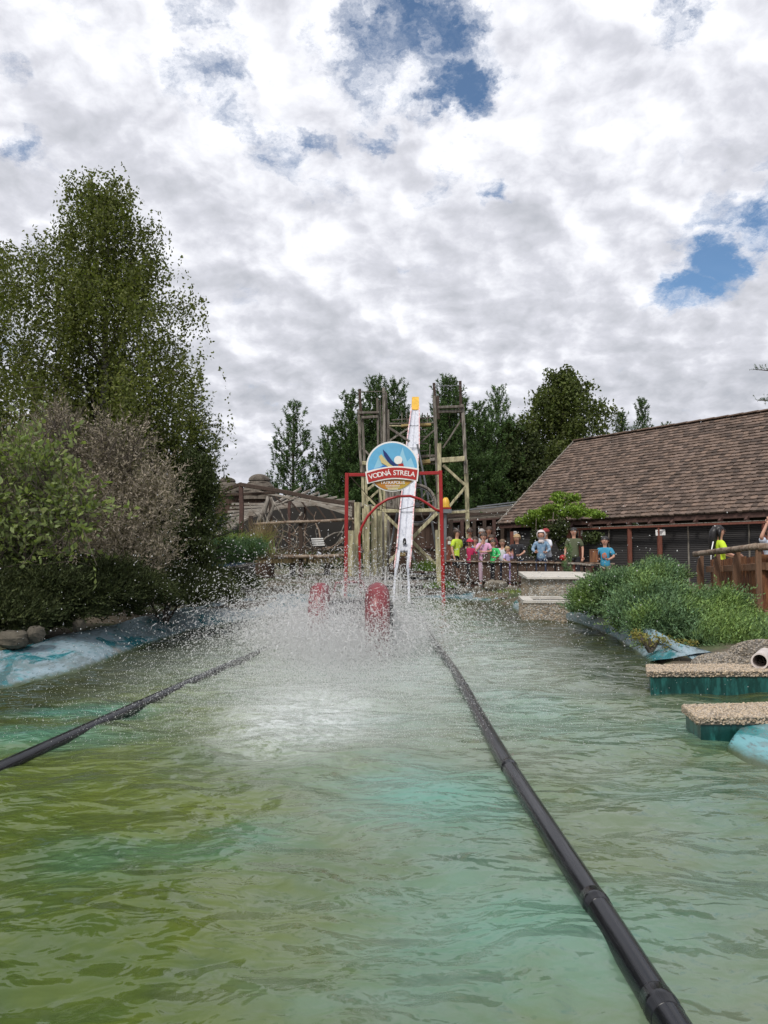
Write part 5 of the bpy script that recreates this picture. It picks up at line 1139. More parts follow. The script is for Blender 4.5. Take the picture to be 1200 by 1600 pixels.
# things around them
mb = MB(); mb.box(P(928, 869, 17.8), (px2m(10.5, 17.8), .16, px2m(19, 17.8))); t = thing('wooden_box', 'upright orange-brown wooden box beside the boy in blue', 'box', P(928, 884, 17.8)); mk('box_side', mb, M['orange_wood'], t); mb = MB(); mb.box(P(928, 859, 17.8), (px2m(11.5, 17.8), .18, .02)); mk('box_top', mb, M['post_wood'], t)
t = thing('red_ball', 'round red ball held low among the people near the vine', 'ball', P(879, 878, 20.4)); mb = MB(); mb.ell(P(879, 871.5, 20.4), (px2m(4.8, 20.4),) * 3, 16, 10); mk('ball_skin', mb, M['red_paint'], t, smooth=True); mb = MB(); mb.tube([P(879, 866, 20.4), P(880, 863, 20.4)], .012, 6); mk('valve', mb, M['black_rubber'], t)
t = thing('table', 'pale plank table edge behind the upper juniper', 'table', P(912, 900, 18.4)); mb = MB(); mb.beam(P(892, 880, 18.4), P(930, 883.5, 18.0), .30, .03); mk('tabletop', mb, M['grey_wood'], t)
for x_ in (897, 926): mb = MB(); mb.beam(P(x_, 881, 18.3), P(x_, 915, 18.3), .05, .05); mk('leg', mb, M['red_brown'], t)

# ============================== VEGETATION ==============================
def crown(name, C, size, m, parent, axis=None, wide=.55, spread=1.0):
    o = leaf_mesh(name, C, size, m, parent, axis, wide, spread); o['kind'] = 'stuff'; return o
def birch(label, base, height, env, limbs, strands, leafm, size=.052, seed=0, trunk_r=.12, group=None, lean=(0, 0), tstart=.12, droop=(.3, 1.1), dens=.05, name='birch_tree', twist=1.0):
    """env(h 0..1, azimuth)->crown radius"""
    rr = random.Random(seed); r2 = np.random.default_rng(seed); t = thing(name, label, 'tree', base, group); base = Vector(base)
    tp = [base + Vector((lean[0] * u + .08 * math.sin(u * 5 + seed), lean[1] * u + .06 * math.cos(u * 4), height * .97 * u)) for u in np.linspace(0, 1, 12)]
    mb = MB(); mb.tube(tp, [trunk_r * (1 - .93 * u) for u in np.linspace(0, 1, 12)], 9); mk('trunk', mb, M['birch_bark'] if 'birch' in name else M['bark'], t, smooth=True)
    C = []
    for i in range(limbs):
        u = tstart + (1 - tstart - .02) * (i + rr.random()) / limbs; az = i * 2.399 * twist + rr.uniform(-.4, .4)
        hh = min(u + rr.uniform(.03, .12), 1.0); rad = env(hh, az) * rr.uniform(.55, 1.12)
        k = u * 11; j = min(int(k), 10); a = tp[j].lerp(tp[j + 1], k - j)
        end = base + Vector((lean[0] * hh + math.cos(az) * rad, lean[1] * hh + math.sin(az) * rad, height * min(hh, .995)))
        mid = a.lerp(end, .5) + Vector((0, 0, rad * .18)); pts = [a, a.lerp(mid, .5) + Vector((0, 0, .02)), mid, mid.lerp(end, .5) + Vector((0, 0, rad * .06)), end]
        rb = max(.012, trunk_r * (1 - u) * .42); mb = MB(); mb.tube(pts, [rb, rb * .8, rb * .55, rb * .35, .006], 5); mk('limb', mb, M['bark'], t, smooth=True)
        P5 = np.array([list(p) for p in pts])
        ns = int(strands * (.35 + rad / max(.3, env(.45, az))) * .75)
        v = 1.03 - .8 * r2.uniform(0, 1, ns) ** 1.35; seg = np.clip((v * 4).astype(int), 0, 3); fr = v * 4 - seg
        S = P5[seg] * (1 - fr[:, None]) + P5[seg + 1] * fr[:, None]
        S += r2.normal(0, .10 + .05 * rad, (ns, 3)) * np.array([1, 1, .8])
        for q in range(ns):
            L = r2.uniform(*droop) * (.5 + .5 * min(1, rad)); n = max(3, int(L / dens)); w_ = np.linspace(0, 1, n)
            dr = r2.normal(0, .18, 2)
            st = S[q] + np.stack([dr[0] * w_ * L, dr[1] * w_ * L, .12 * L * np.sin(w_ * 3.1) * 1.5 - w_ * L * .95], 1) + r2.normal(0, .030, (n, 3))
            C.append(st)
    C = np.vstack(C)
    crown('crown', C, size * r2.uniform(.65, 1.25, len(C)), leafm, t, axis=(0, 0, -.5)); return t
def env_lr(left, right):
    def f(h, az):
        l_ = np.interp(h, [p[0] for p in left], [p[1] for p in left]); r_ = np.interp(h, [p[0] for p in right], [p[1] for p in right]); k = .5 + .5 * math.cos(az)
        return float(l_ * (1 - k) + r_ * k) * (1 + .10 * math.sin(az * 3 + h * 9))
    return f
def env_birch(pts):
    xs = [p[0] for p in pts]; ys = [p[1] for p in pts]
    return lambda h, az: float(np.interp(h, xs, ys)) * (1 + .12 * math.sin(az * 3 + h * 9))
bY = 13.5
base = P(175, 900, bY); top = P(165, 286, bY); H = top.z - .5
birch('tall drooping birch rising above all the shrubs on the left bank', (base.x, bY, .5), H, env_lr([(0, 1.6), (.3, 1.9), (.5, 2.0), (.7, 1.8), (.85, 1.5), (.94, 1.25), (1, .5)], [(0, 1.5), (.3, 1.85), (.5, 2.0), (.67, 2.1), (.74, 1.35), (.82, .9), (.92, .72), (1, .4)]), 76, 84, M['birch_leaf'], .066, 3, .12, lean=(-.28, 0), dens=.039, droop=(.35, 1.3))
base = P(-45, 900, 14.5); top = P(-30, 385, 14.5)
birch('birch cut off by the left picture edge behind the tall birch', (base.x, 14.5, .5), top.z - .5, env_birch([(0, 1.3), (.3, 1.8), (.6, 1.7), (.85, 1.1), (1, .5)]), 46, 95, M['birch_leaf'], .068, 8, .11)
# broad dark broadleaf behind the building
dY = 40
base = P(882, 880, dY); top = P(868, 578, dY); H = top.z - .3
birch('broad dark broadleaf tree behind the shingled roof', (base.x, dY, .3), H, env_birch([(0, 2.5), (.3, 2.9), (.6, 2.9), (.8, 2.2), (.92, 1.5), (1, .8)]), 80, 95, M['olive_leaf'], .19, 21, .3, name='broadleaf_tree', droop=(.5, 1.6), dens=.13, lean=(0, 0))
birch('smaller dark broadleaf tree beside the pines left of the roof', (P(805, 880, 38).x, 38, .3), P(800, 670, 38).z, env_birch([(0, 1.8), (.5, 2.1), (.8, 1.5), (1, .6)]), 54, 80, M['dark_leaf'], .19, 25, .2, name='broadleaf_tree', droop=(.5, 1.4), dens=.14)

def brushes(S, D, L, m, t, n_needle=20, nl=.085, nw=.02, name='crown'):
    S = np.repeat(np.asarray(S), n_needle, 0); Dn = np.repeat(unit(np.asarray(D)), n_needle, 0); LL = np.repeat(np.ones(len(D)) * L, n_needle)[:, None]
    k = len(S); u = rng.uniform(0, 1, (k, 1)); B0 = S + Dn * LL * u; side = unit(np.cross(Dn, rvec(k))); dd = unit(side + Dn * rng.uniform(.4, 1.0, (k, 1)))
    o = spike_mesh(name, B0, dd, nl * rng.uniform(.7, 1.2, k), nw, m, t); o['kind'] = 'stuff'; return o
def pine(label, x, Y, z0, height, rad, seed, whorls=14, per=6, name='pine_tree', m='pine_needle', tipup=1.5, bl=.36, n_needle=26, nl=.13, nw=.040, group=None, start=.12, dens=1.0, horiz=False):
    r2 = np.random.default_rng(seed); t = thing(name, label, 'tree', (x, Y, z0), group)
    mb = MB(); mb.tube([Vector((x, Y, z0 + height * u)) for u in np.linspace(0, 1, 6)], [.14 * (1 - .95 * u) for u in np.linspace(0, 1, 6)], 8); mk('trunk', mb, M['bark'], t, smooth=True)
    S = []; D = []; S.append((x, Y, z0 + height * .93)); D.append((0, 0, 1))
    for wv in range(whorls):
        u = start + (1 - start) * (wv + .3) / whorls; rl = rad * (1 - u) ** .72 * r2.uniform(.85, 1.1) + .12
        n_b = per if u < .8 else 4
        for b in range(n_b):
            az = 2 * math.pi * b / n_b + r2.uniform(-.4, .4) + wv; L = rl * r2.uniform(.7, 1.12); el = (.15 + .75 * u) if not horiz else -.05
            a = np.array([x, Y, z0 + height * u]); pts = []
            for q in np.linspace(0, 1, 5): pts.append(a + np.array([math.cos(az) * L * q, math.sin(az) * L * q, L * (math.tan(el) * q + .25 * q * q)]) * 1.0)
            mb = MB(); mb.tube(pts, [.035 * (1 - .8 * q) * (1 - .6 * u) for q in np.linspace(0, 1, 5)], 4); mk('limb', mb, M['bark'], t)
            pts = np.array(pts); nt = max(4, int(L * 15 * dens))
            for q in range(nt):
                v = r2.uniform(.2, 1); sg = min(int(v * 4), 3); fr = v * 4 - sg; p = pts[sg] * (1 - fr) + pts[sg + 1] * fr
                off = r2.normal(0, .17 * (1.15 - v * .5) * min(1.2, L + .2), 3) * np.array([1, 1, .28]); p = p + off
                dd = np.array([math.cos(az), math.sin(az), 0]) * r2.uniform(.1, .7) + np.array([0, 0, tipup * r2.uniform(.4, 1.2)]) + r2.normal(0, .25, 3)
                S.append(p); D.append(dd)
    for _ in range(5): S.append((x + r2.normal(0, .08), Y + r2.normal(0, .08), z0 + height * .88)); D.append((r2.normal(0, .25), r2.normal(0, .25), 1))
    brushes(np.array(S), np.array(D), bl, M[m], t, n_needle, nl, nw)
    return t
def pine_px(label, px, ytop, Y, rad_px, seed, **k):
    a = P(px, ytop, Y); return pine(label, a.x, Y, .25, a.z - .25, px2m(rad_px, Y), seed, group='pines behind the slide tower', **k)
pine_px('slender pine standing free left of the tower above the shelter', 459, 632, 34, 58, 31, whorls=12, per=6, dens=.9)
pine_px('low pine filling the gap between the free-standing pine and the tower', 512, 672, 35, 44, 32, whorls=11)
pine_px('dense pine whose tip shows just left of the tower posts', 548, 625, 33.5, 58, 33, whorls=17, per=7, dens=1.3)
pine_px('tall pine with its crown framed by the left tower posts', 588, 598, 34, 66, 34, whorls=19, per=7, dens=1.3)
pine_px('pine seen between the left tower posts and the yellow slide head', 616, 602, 35, 66, 35, whorls=18, per=7, m='pine_needle', dens=1.2)
pine_px('tall pine with its crown framed by the right tower posts', 702, 598, 34, 74, 36, whorls=20, per=8, dens=1.4)
pine_px('pine immediately right of the tower with two pale tips', 748, 636, 36, 62, 37, whorls=16, per=7, dens=1.2)
pine_px('light green pine between the tower and the broadleaf tree', 778, 612, 38, 62, 38, whorls=17, per=7, m='pine_needle2')
pine_px('bushy pine behind the spoked wheel and slide', 660, 660, 36.5, 70, 41, whorls=14, per=8, dens=1.3)
pine_px('small pine whose bare tip stands over the roof ridge', 1003, 630, 42, 30, 39, whorls=22, per=5, dens=.8)
pine_px('young pine just peeping over the ridge right of the broadleaf tree', 971, 650, 43, 24, 40, whorls=22, per=5, dens=.8)
a = P(1039, 664, 43); pine('single pine leader tip poking above the roof ridge', a.x, 43, .25, a.z - .25, .5, 44, whorls=14, per=3, group='pines behind the slide tower')
# pine at right edge with tips entering the frame
a = P(1320, 400, 18); rp = pine('pine beyond the right picture edge reaching two twigs into the sky', a.x, 18, .2, a.z, px2m(120, 18), 45, whorls=17, per=7, bl=.2, nl=.055, nw=.014, dens=1.2, start=.45)
t = rp; rpx = a.x
for (x0, y0, x1, y1) in [(1225, 577, 1172, 574), (1225, 624, 1176, 622)]:
    a = P(x0, y0, 17.4); b = P(x1 + 6, y1 + 3, 17.2); mb = MB(); mb.tube([Vector((rpx, 18, a.z - .25)), a, a.lerp(b, .5) - Vector((0, 0, .03)), b], [.03, .02, .014, .006], 5); mk('limb', mb, M['bark'], t)
    S = []; D = []
    for i in range(18): u = random.uniform(.1, 1); p = a.lerp(b, u); S.append(tuple(p)); D.append((random.uniform(-.9, .1), random.uniform(-.3, .3), random.uniform(-.2, 1)))
    brushes(np.array(S), np.array(D), .13, M['pine_needle'], t, 26, .035, .009, name='needles')
# spruce behind the birch
a = P(300, 590, 15.5); pine('dark spruce whose drooping branch tips show right of the birch', a.x, 15.5, .4, a.z - .4, px2m(72, 15.5), 51, whorls=17, per=9, name='spruce_tree', m='pine_needle', tipup=.25, bl=.22, nl=.05, nw=.016, n_needle=26, horiz=True, dens=1.4)

def clump(blobs, k=9, sc_=.40, core=.72):
    out = []
    for c, r in blobs:
        out.append((c, tuple(q * core for q in r)))
        for _ in range(k):
            u = unit(rng.normal(size=3)); q = tuple(c[i] + u[i] * r[i] * .74 for i in range(3)); f = sc_ * rng.uniform(.65, 1.3)
            out.append((q, (r[0] * f, r[1] * f, min(r[2], r[0] * 1.3) * f * 1.15)))
    return out
def bush(name, label, blobs, n, size, m, cat='shrub', axis=None, wide=.5, spread=1.0, shoots=0, stems=None, group=None, shell=.55, thing_base=None, second=None):
    """blobs: (centre, radii) ellipsoids filled with foliage"""
    b_in = blobs; blobs = clump(blobs); vol = np.array([r[0] * r[1] * r[2] for c, r in blobs]) ** .75; vol = vol / vol.sum(); C = []
    for (c, r), v in zip(blobs, vol):
        k = int(n * v); u = rvec(k) * (rng.uniform(shell ** 3, 1, k) ** (1 / 3))[:, None]
        lump = 1 + .16 * np.sin(u[:, 0] * 7 + c[0]) * np.sin(u[:, 2] * 8 + 1) + rng.normal(0, .06, k); C.append(np.array(c) + u * np.array(r) * lump[:, None])
    C = np.vstack(C); zg = .02; C = C[C[:, 2] > zg]; c0 = blobs[0][0]; b0 = thing_base or (c0[0], c0[1], max(0, min(c[2] - r[2] for c, r in blobs)))
    t = thing(name, label, cat, b0, group)
    if stems:
        for (a, b, r_) in stems: mb = MB(); a = Vector(a); b = Vector(b); mb.tube([a, a.lerp(b, .5) + Vector((random.uniform(-.06, .06), 0, 0)), b], [r_, r_ * .7, r_ * .4], 6); mk('stem', mb, M['bark'], t, smooth=True)
    else:
        for i in range(5): c, r = blobs[i % len(blobs)]; mb = MB(); mb.tube([Vector(b0), Vector(b0).lerp(Vector(c), .5), Vector(c) + Vector((random.uniform(-.3, .3) * r[0], 0, .3 * r[2]))], [.03, .022, .01], 5); mk('stem', mb, M['bark'], t)
    if shoots:
        k = shoots; idx = rng.integers(0, len(C), k); S = C[idx]; cen = np.mean([c for c, r in blobs], 0); D = unit(S - cen) * .8 + rng.normal(0, .35, (k, 3)) + np.array([0, 0, .6]); D = unit(D)
        w_ = rng.uniform(0, .20, (k, 7, 1)); C2 = (S[:, None, :] + D[:, None, :] * w_).reshape(-1, 3); C = np.vstack([C, C2])
    crown('foliage', C, size * rng.uniform(.6, 1.3, len(C)), m, t, axis, wide, spread)
    return t
def B(px, py, Y, rx, rz, ry=None): p = P(px, py, Y); k = Y / F; return (tuple(p), (rx * k, ry or rx * k * .8, rz * k))
def twiggy(name, label, blobs, twigs, leaf, m, cat, L=(.2, .45), per=9, stems=(), star=False, up=.5, spread=.7, wide=.5):
    blobs = clump(blobs, 12, .29, .62); vol = np.array([r[0] * r[2] for c, r in blobs]); vol = vol / vol.sum(); S = []; D = []
    for (c, r), v in zip(blobs, vol):
        k = int(twigs * v); u = rvec(k) * (rng.uniform(.15, 1, k) ** (1 / 2.4))[:, None]; lump = 1 + .13 * np.sin(u[:, :1] * 6 + c[0] * 4) + .1 * np.sin(u[:, 2:] * 9)
        S.append(np.array(c) + u * np.array(r) * lump); D.append(u * .8 + rng.normal(0, .35, (k, 3)) + np.array([0, 0, up]))
    S = np.vstack(S); D = unit(np.vstack(D)); k = len(S); LL = rng.uniform(*L, (k, 1, 1)); u = np.linspace(.1, 1, per)[None, :, None]
    Cc = S[:, None, :] + D[:, None, :] * LL * u; Cc = Cc - np.array([0, 0, .25]) * LL * u * u; n = k * per
    side = unit(np.cross(np.repeat(D, per, 0), rvec(n))); ax = unit(np.repeat(D, per, 0) * .7 + side * spread)
    C = Cc.reshape(-1, 3) + ax * leaf * .5; c0 = blobs[0][0]
    t = thing(name, label, cat, (c0[0], c0[1], gz(c0[0], c0[1])))
    for (a, b, r_) in stems: mb = MB(); a = Vector(a); b = Vector(b); mb.tube([a, a.lerp(b, .5) + Vector((random.uniform(-.06, .06), 0, 0)), b], [r_, r_ * .7, r_ * .4], 6); mk('stem', mb, M['bark'], t, smooth=True)
    keep = C[:, 2] > .05; C = C[keep]; ax = ax[keep]
    crown('foliage', C, leaf * rng.uniform(.6, 1.3, len(C)), m, t, ax, wide, .25)
    ks = min(k, 700); a0 = S[:ks]; tw = MB()
    for i in range(ks): tw.tube([a0[i] - D[i] * .15, a0[i] + D[i] * LL[i, 0, 0]], [.005, .002], 3, cap=False)
    o = mk('twigs', tw, M['bark'], t, fix=False); o['kind'] = 'stuff'; return t

# dark screen of tall shrubs behind the left bank
bush('tall_shrub', 'dense dark shrub wall behind the silvery shrub', [B(40, 790, 14.2, 120, 180, 1.0), B(170, 780, 14.3, 120, 190, 1.0), B(265, 800, 14.0, 72, 150, .9)], 52000, .085, M['dark_leaf'])
bush('thuja', 'dark green conifer shrub right of the silvery shrub', [B(302, 812, 12.6, 46, 92, .6), B(306, 770, 12.7, 32, 72, .5), B(280, 850, 12.3, 50, 50, .6)], 30000, .06, M['dark_leaf'], axis=(0, 0, .8), wide=.35)
twiggy('silver_shrub', 'large silvery brown shrub with fine upright shoots', [B(95, 695, 10.4, 34, 60, .4), B(110, 750, 10.4, 60, 60, .6), B(192, 705, 10.3, 34, 48, .4), B(185, 770, 10.3, 60, 60, .6), B(236, 752, 10.2, 28, 34, .35), B(262, 782, 10.1, 26, 32, .35), B(235, 815, 10.2, 46, 60, .5), B(150, 820, 10.4, 90, 80, .7), B(210, 860, 10.1, 70, 46, .5), B(50, 770, 10.6, 50, 66, .6), B(45, 700, 10.6, 26, 36, .4)], 3100, .052, M['silver_leaf'], 'shrub', L=(.2, .55), per=14, up=.9, spread=.8, wide=.28, stems=[(tuple(G(150, 925, .4)), tuple(P(150, 800, 10.3)), .04), (tuple(G(165, 925, .4)), tuple(P(205, 780, 10.3)), .03), (tuple(G(148, 925, .4)), tuple(P(110, 760, 10.3)), .03)])
twiggy('young_tree', 'young green tree with large light leaves in front of the silvery shrub', [B(20, 740, 8.6, 34, 62, .35), B(72, 735, 8.5, 34, 52, .35), B(40, 830, 8.6, 62, 62, .4), B(100, 815, 8.4, 40, 40, .3), B(120, 800, 8.3, 24, 24, .2), B(105, 850, 8.4, 22, 40, .2), B(5, 800, 8.6, 40, 90, .4)], 360, .082, M['young_leaf'], 'tree', L=(.35, .8), per=13, up=.55, spread=.9, wide=.5,
     stems=[(tuple(G(62, 965, .3)), tuple(P(70, 720, 8.5)), .018), (tuple(G(48, 962, .3)), tuple(P(40, 740, 8.6)), .016), (tuple(P(62, 880, 8.5)), tuple(P(120, 800, 8.3)), .01), (tuple(P(55, 860, 8.6)), tuple(P(10, 720, 8.6)), .01)])

def juniper(label, blobs, n, m, Ls=.16, bias=(0, 0, .3), group=None, name='juniper', nw=.017, nn=9, nl=.050):
    """feathery sprays: a short axis with needles both sides"""
    c0 = blobs[0][0]; base = (c0[0], c0[1], gz(c0[0], c0[1])); t = thing(name, label, 'shrub', base, group); S = []; D = []
    blobs = clump(blobs, 8, .36, .80); vol = np.array([r[0] * r[1] + r[0] * r[2] for c, r in blobs]); vol = vol / vol.sum()
    for (c, r), v in zip(blobs, vol):
        k = int(n * v); u = rvec(k); u[:, 2] = np.abs(u[:, 2]) - .15; rad = rng.uniform(.55, 1.0, (k, 1)); lump = 1 + .10 * np.sin(u[:, :1] * 9 + c[1] * 3) * np.sin(u[:, 2:3] * 7 + c[0] * 5)
        S.append(np.array(c) + u * np.array(r) * rad * lump); D.append(unit(u / np.array(r) * min(r)) * .8 + np.array(bias) + rng.normal(0, .28, (k, 3)))
    S = np.vstack(S); D = unit(np.vstack(D)); Lr = Ls * rng.uniform(.5, 1.8, len(S))
    for i in range(6): c, r = blobs[i % len(blobs)]; mb = MB(); mb.tube([Vector(base), Vector(c) + Vector((random.uniform(-.4, .4) * r[0], random.uniform(-.3, .3) * r[1], r[2] * .3))], [.03, .012], 5); mk('stem', mb, M['bark'], t)
    k = len(S); kk = k * nn; Sr = np.repeat(S, nn, 0); Dr = np.repeat(D, nn, 0); LL = np.repeat(Lr, nn)[:, None]; u = np.tile(np.linspace(0, 1, nn), k)[:, None]
    Bp = Sr + Dr * LL * u - np.array([0, 0, 1]) * (u ** 2) * LL * .15
    sd_ = np.repeat(unit(np.cross(D, rvec(k))), nn, 0) * np.tile(np.where(np.arange(nn) % 2, 1, -1), k)[:, None]
    dd = unit(Dr * 1.1 + sd_ * .7 + rng.normal(0, .15, (kk, 3))); o = spike_mesh('foliage', Bp, dd, nl * (1.3 - .7 * u[:, 0]) * rng.uniform(.8, 1.4, kk), nw, m, t); o['kind'] = 'stuff'; return t
juniper('bushy upright juniper nearest the planters on the right bank', [B(950, 935, 11.6, 50, 40, .7), B(1010, 916, 12.0, 58, 32, .7), B(1030, 902, 12.3, 34, 20, .5), B(935, 945, 11.0, 36, 34, .5), B(985, 940, 11.0, 60, 40, .6)], 10500, M['juniper'], .15, (-.1, -.2, .5), 'junipers on the right bank')
juniper('spreading feathery juniper below the board fence', [B(1040, 962, 9.6, 78, 46, .8), B(1100, 966, 9.7, 60, 32, .7), B(1155, 1000, 8.9, 60, 22, .5), B(1085, 990, 8.9, 90, 30, .6), B(1145, 1012, 8.3, 76, 18, .5), B(1000, 965, 10.0, 40, 34, .5), B(1215, 1008, 8.5, 46, 16, .4)], 15500, M['juniper'], .20, (.35, -.2, .42), 'junipers on the right bank')
bush('yellow_ground_plant', 'yellowing low plant at the juniper foot above the liner', [B(1016, 1000, 8.2, 24, 14, .1), B(1044, 1004, 8.1, 22, 12, .1), B(996, 992, 8.4, 16, 10, .1), B(1072, 1006, 7.9, 18, 9, .1)], 800, .03, M['yellow_leaf'], shell=0)
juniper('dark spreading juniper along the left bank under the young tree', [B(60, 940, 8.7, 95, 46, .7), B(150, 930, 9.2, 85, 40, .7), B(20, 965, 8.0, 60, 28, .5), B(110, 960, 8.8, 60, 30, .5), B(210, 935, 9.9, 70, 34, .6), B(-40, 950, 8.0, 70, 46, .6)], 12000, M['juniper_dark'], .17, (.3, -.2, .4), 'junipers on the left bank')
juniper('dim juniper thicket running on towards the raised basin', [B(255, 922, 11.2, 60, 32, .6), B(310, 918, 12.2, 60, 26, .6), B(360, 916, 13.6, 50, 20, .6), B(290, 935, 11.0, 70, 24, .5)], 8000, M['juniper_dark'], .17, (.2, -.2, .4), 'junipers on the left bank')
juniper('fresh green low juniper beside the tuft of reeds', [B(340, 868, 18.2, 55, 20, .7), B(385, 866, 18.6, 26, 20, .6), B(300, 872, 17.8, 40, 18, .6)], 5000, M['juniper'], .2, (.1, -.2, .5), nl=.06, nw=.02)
def tuft(name, label, px, py, Y, wpx, hpx, n, m, cat='grass', bend=.6):
    c = P(px, py, Y); k = Y / F; t = thing(name, label, cat, tuple(c)); V = []; Fc = []
    for i in range(n):
        a = np.array([c.x + rng.normal(0, wpx * k * .38), Y + rng.normal(0, .25), c.z]); h = hpx * k * rng.uniform(.5, 1.15); az = rng.uniform(0, 6.28); b = bend * rng.uniform(.2, 1.1) * h
        d = np.array([math.cos(az), math.sin(az) * .5, 0]); s = np.array([-d[1], d[0], 0]) + np.array([.5, 0, 0]); s = s / np.linalg.norm(s) * rng.uniform(.008, .016); n0 = len(V)
        for q, u in enumerate((0, .35, .7, 1.0)):
            p = a + d * b * u * u + np.array([0, 0, h * (u - .35 * bend * u * u)]); V += [p - s * (1 - .8 * u), p + s * (1 - .8 * u)]
        for q in range(3): Fc.append((n0 + 2 * q, n0 + 2 * q + 1, n0 + 2 * q + 3, n0 + 2 * q + 2))
    o = np_mesh('blades', np.array(V), np.array(Fc), m, t); o['kind'] = 'stuff'; return t
tuft('reed_tuft', 'bright green arching reeds beside the dry grass clump', 368, 864, 19.3, 60, 46, 520, M['reed_grass'], bend=.9)
tuft('dry_grass_clump', 'tall straw-coloured clump of dry grass by the log rail', 408, 872, 19.8, 20, 66, 420, M['dry_grass'], bend=.5)
tuft('dry_grass_clump', 'low straw tangle lying among the roots under the log', 452, 880, 21.2, 110, 34, 520, M['dry_grass'], bend=1.0)
tuft('fern_patch', 'bright green fern patch behind the slide foot', 664, 892, 21.8, 34, 26, 260, M['grass'], bend=1.0)
tuft('shore_weeds', 'dark green weeds at the foot of the right gate post', 690, 918, 19.4, 30, 14, 240, M['grass'], bend=.6)
tuft('shore_weeds', 'yellowish weeds growing on the shore near the small stone', 800, 926, 18.9, 26, 8, 160, M['reed_grass'], bend=.6)
# vine over the eave
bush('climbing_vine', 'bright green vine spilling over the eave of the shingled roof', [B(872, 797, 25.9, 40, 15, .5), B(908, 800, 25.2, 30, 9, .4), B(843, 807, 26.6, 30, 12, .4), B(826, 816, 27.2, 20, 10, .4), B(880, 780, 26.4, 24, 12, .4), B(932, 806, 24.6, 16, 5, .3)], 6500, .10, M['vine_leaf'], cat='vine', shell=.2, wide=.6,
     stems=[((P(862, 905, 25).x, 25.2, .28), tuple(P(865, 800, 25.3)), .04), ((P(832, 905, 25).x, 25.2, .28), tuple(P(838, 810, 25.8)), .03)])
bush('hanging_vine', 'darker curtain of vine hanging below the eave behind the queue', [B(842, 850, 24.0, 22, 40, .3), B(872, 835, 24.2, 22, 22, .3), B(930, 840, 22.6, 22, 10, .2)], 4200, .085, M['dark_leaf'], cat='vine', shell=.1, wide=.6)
bush('small_cypress', 'narrow green shrub between the white-shirted man and the man in olive', [B(887, 880, 19.2, 9, 28, .15), B(889, 860, 19.2, 6, 16, .1)], 2200, .03, M['juniper'], axis=(0, 0, .9), wide=.35)
# distant hedge belt closing the horizon
far = []
for i in range(9000):
    az = random.uniform(-75, 75); 
    d = random.uniform(52, 58); h = (2.7 + .8 * math.sin(az * .3) + .5 * math.sin(az * 1.1)) * random.random() ** .6
    far.append((math.sin(R(az)) * d, math.cos(R(az)) * d, h))
o = leaf_mesh('distant_treeline', np.array(far), .55 * rng.uniform(.6, 1.4, len(far)), M['dark_leaf'], None, wide=.8); props(o, kind='stuff')

# ============================== SPLASH ==============================
M['drop'] = mat('water_drop', (.95, .95, .95), .3)
_t = NT(M['drop'].node_tree); _tr = _t.new('ShaderNodeBsdfTranslucent'); _tr.inputs[0].default_value = (.97, .97, .97, 1); _mx = _t.new('ShaderNodeMixShader'); _mx.inputs[0].default_value = .5
_t.l.new(_t.n['Principled BSDF'].outputs[0], _mx.inputs[1]); _t.l.new(_tr.outputs[0], _mx.inputs[2]); _t.l.new(_mx.outputs[0], _t.n['Material Output'].inputs[0])
def droplets(name, Pn, r, label):
    k = len(Pn); base = np.array([(1, 0, -.7), (-1, 0, -.7), (0, 1, .7), (0, -1, .7)], float); fc = np.array([(0, 1, 2), (1, 0, 3), (0, 2, 3), (1, 3, 2)])
    r = (np.ones(k) * r)[:, None, None]; st = rng.uniform(.7, 1.4, (k, 1, 3)); V = base[None] * r * st + Pn[:, None, :]; Fc = (fc[None] + (np.arange(k) * 4)[:, None, None]).reshape(-1, 3)
    o = np_mesh(name, V.reshape(-1, 3), Fc, M['drop'], smooth=False); return props(o, label, None, None, 'stuff')
cx, cy = -.42, 9.3
def ballistic(n, x0, y0, az_mu, az_s, v_mu, v_s, el_mu, el_s, sy=.4, sx=.2):
    az = rng.normal(az_mu, az_s, n); el = np.clip(rng.normal(el_mu, el_s, n), .05, 1.5); v = np.abs(rng.normal(v_mu, v_s, n)); tt_ = rng.uniform(0, 1, n) ** .8
    vz = v * np.sin(el); T = 2 * vz / 9.8; q = tt_ * T; x = x0 + rng.normal(0, sx, n) + v * np.cos(el) * np.cos(az) * q; y = y0 + rng.normal(0, sy, n) + v * np.cos(el) * np.sin(az) * q
    z = vz * q - 4.9 * q * q + np.abs(rng.normal(0, .03, n)); return np.stack([x, y, z], 1)
Dp = [ballistic(18000, -.70, 9.5, math.pi * .97, .35, 3.0, .7, 1.08, .28, .7, .28),
      ballistic(17000, -.2, 9.5, .05, .40, 2.8, .7, 1.16, .26, .7, .28),
      ballistic(21000, -.45, 8.6, -1.57, .8, 2.6, .9, 1.15, .3, .5, .34),
      ballistic(10000, -.4, 10.0, 1.4, .9, 3.9, .6, 1.3, .15, .5, .5),
      ballistic(3000, .3, 11.0, .35, .4, 5.2, 1.2, .85, .2, 1.0, .4),
      ballistic(3600, -1.2, 10.4, math.pi * .92, .4, 4.8, 1.0, .8, .25, 1.2, .4)]
near = np.stack([np.concatenate([rng.normal(-.45, .42, 32000), rng.normal(-.35, 1.1, 16000)]), np.concatenate([rng.uniform(5.9, 8.8, 32000), rng.normal(8.8, 2.2, 16000)]), np.abs(rng.exponential(.13, 48000))], 1)
near = np.vstack([near, np.stack([rng.normal(-.45, .75, 30000), rng.uniform(4.45, 7.6, 30000), np.abs(rng.exponential(.11, 30000))], 1)])
Dp.append(near); n_near = len(near)
Dp = np.vstack(Dp); kind_ = np.arange(len(Dp)) >= len(Dp) - n_near
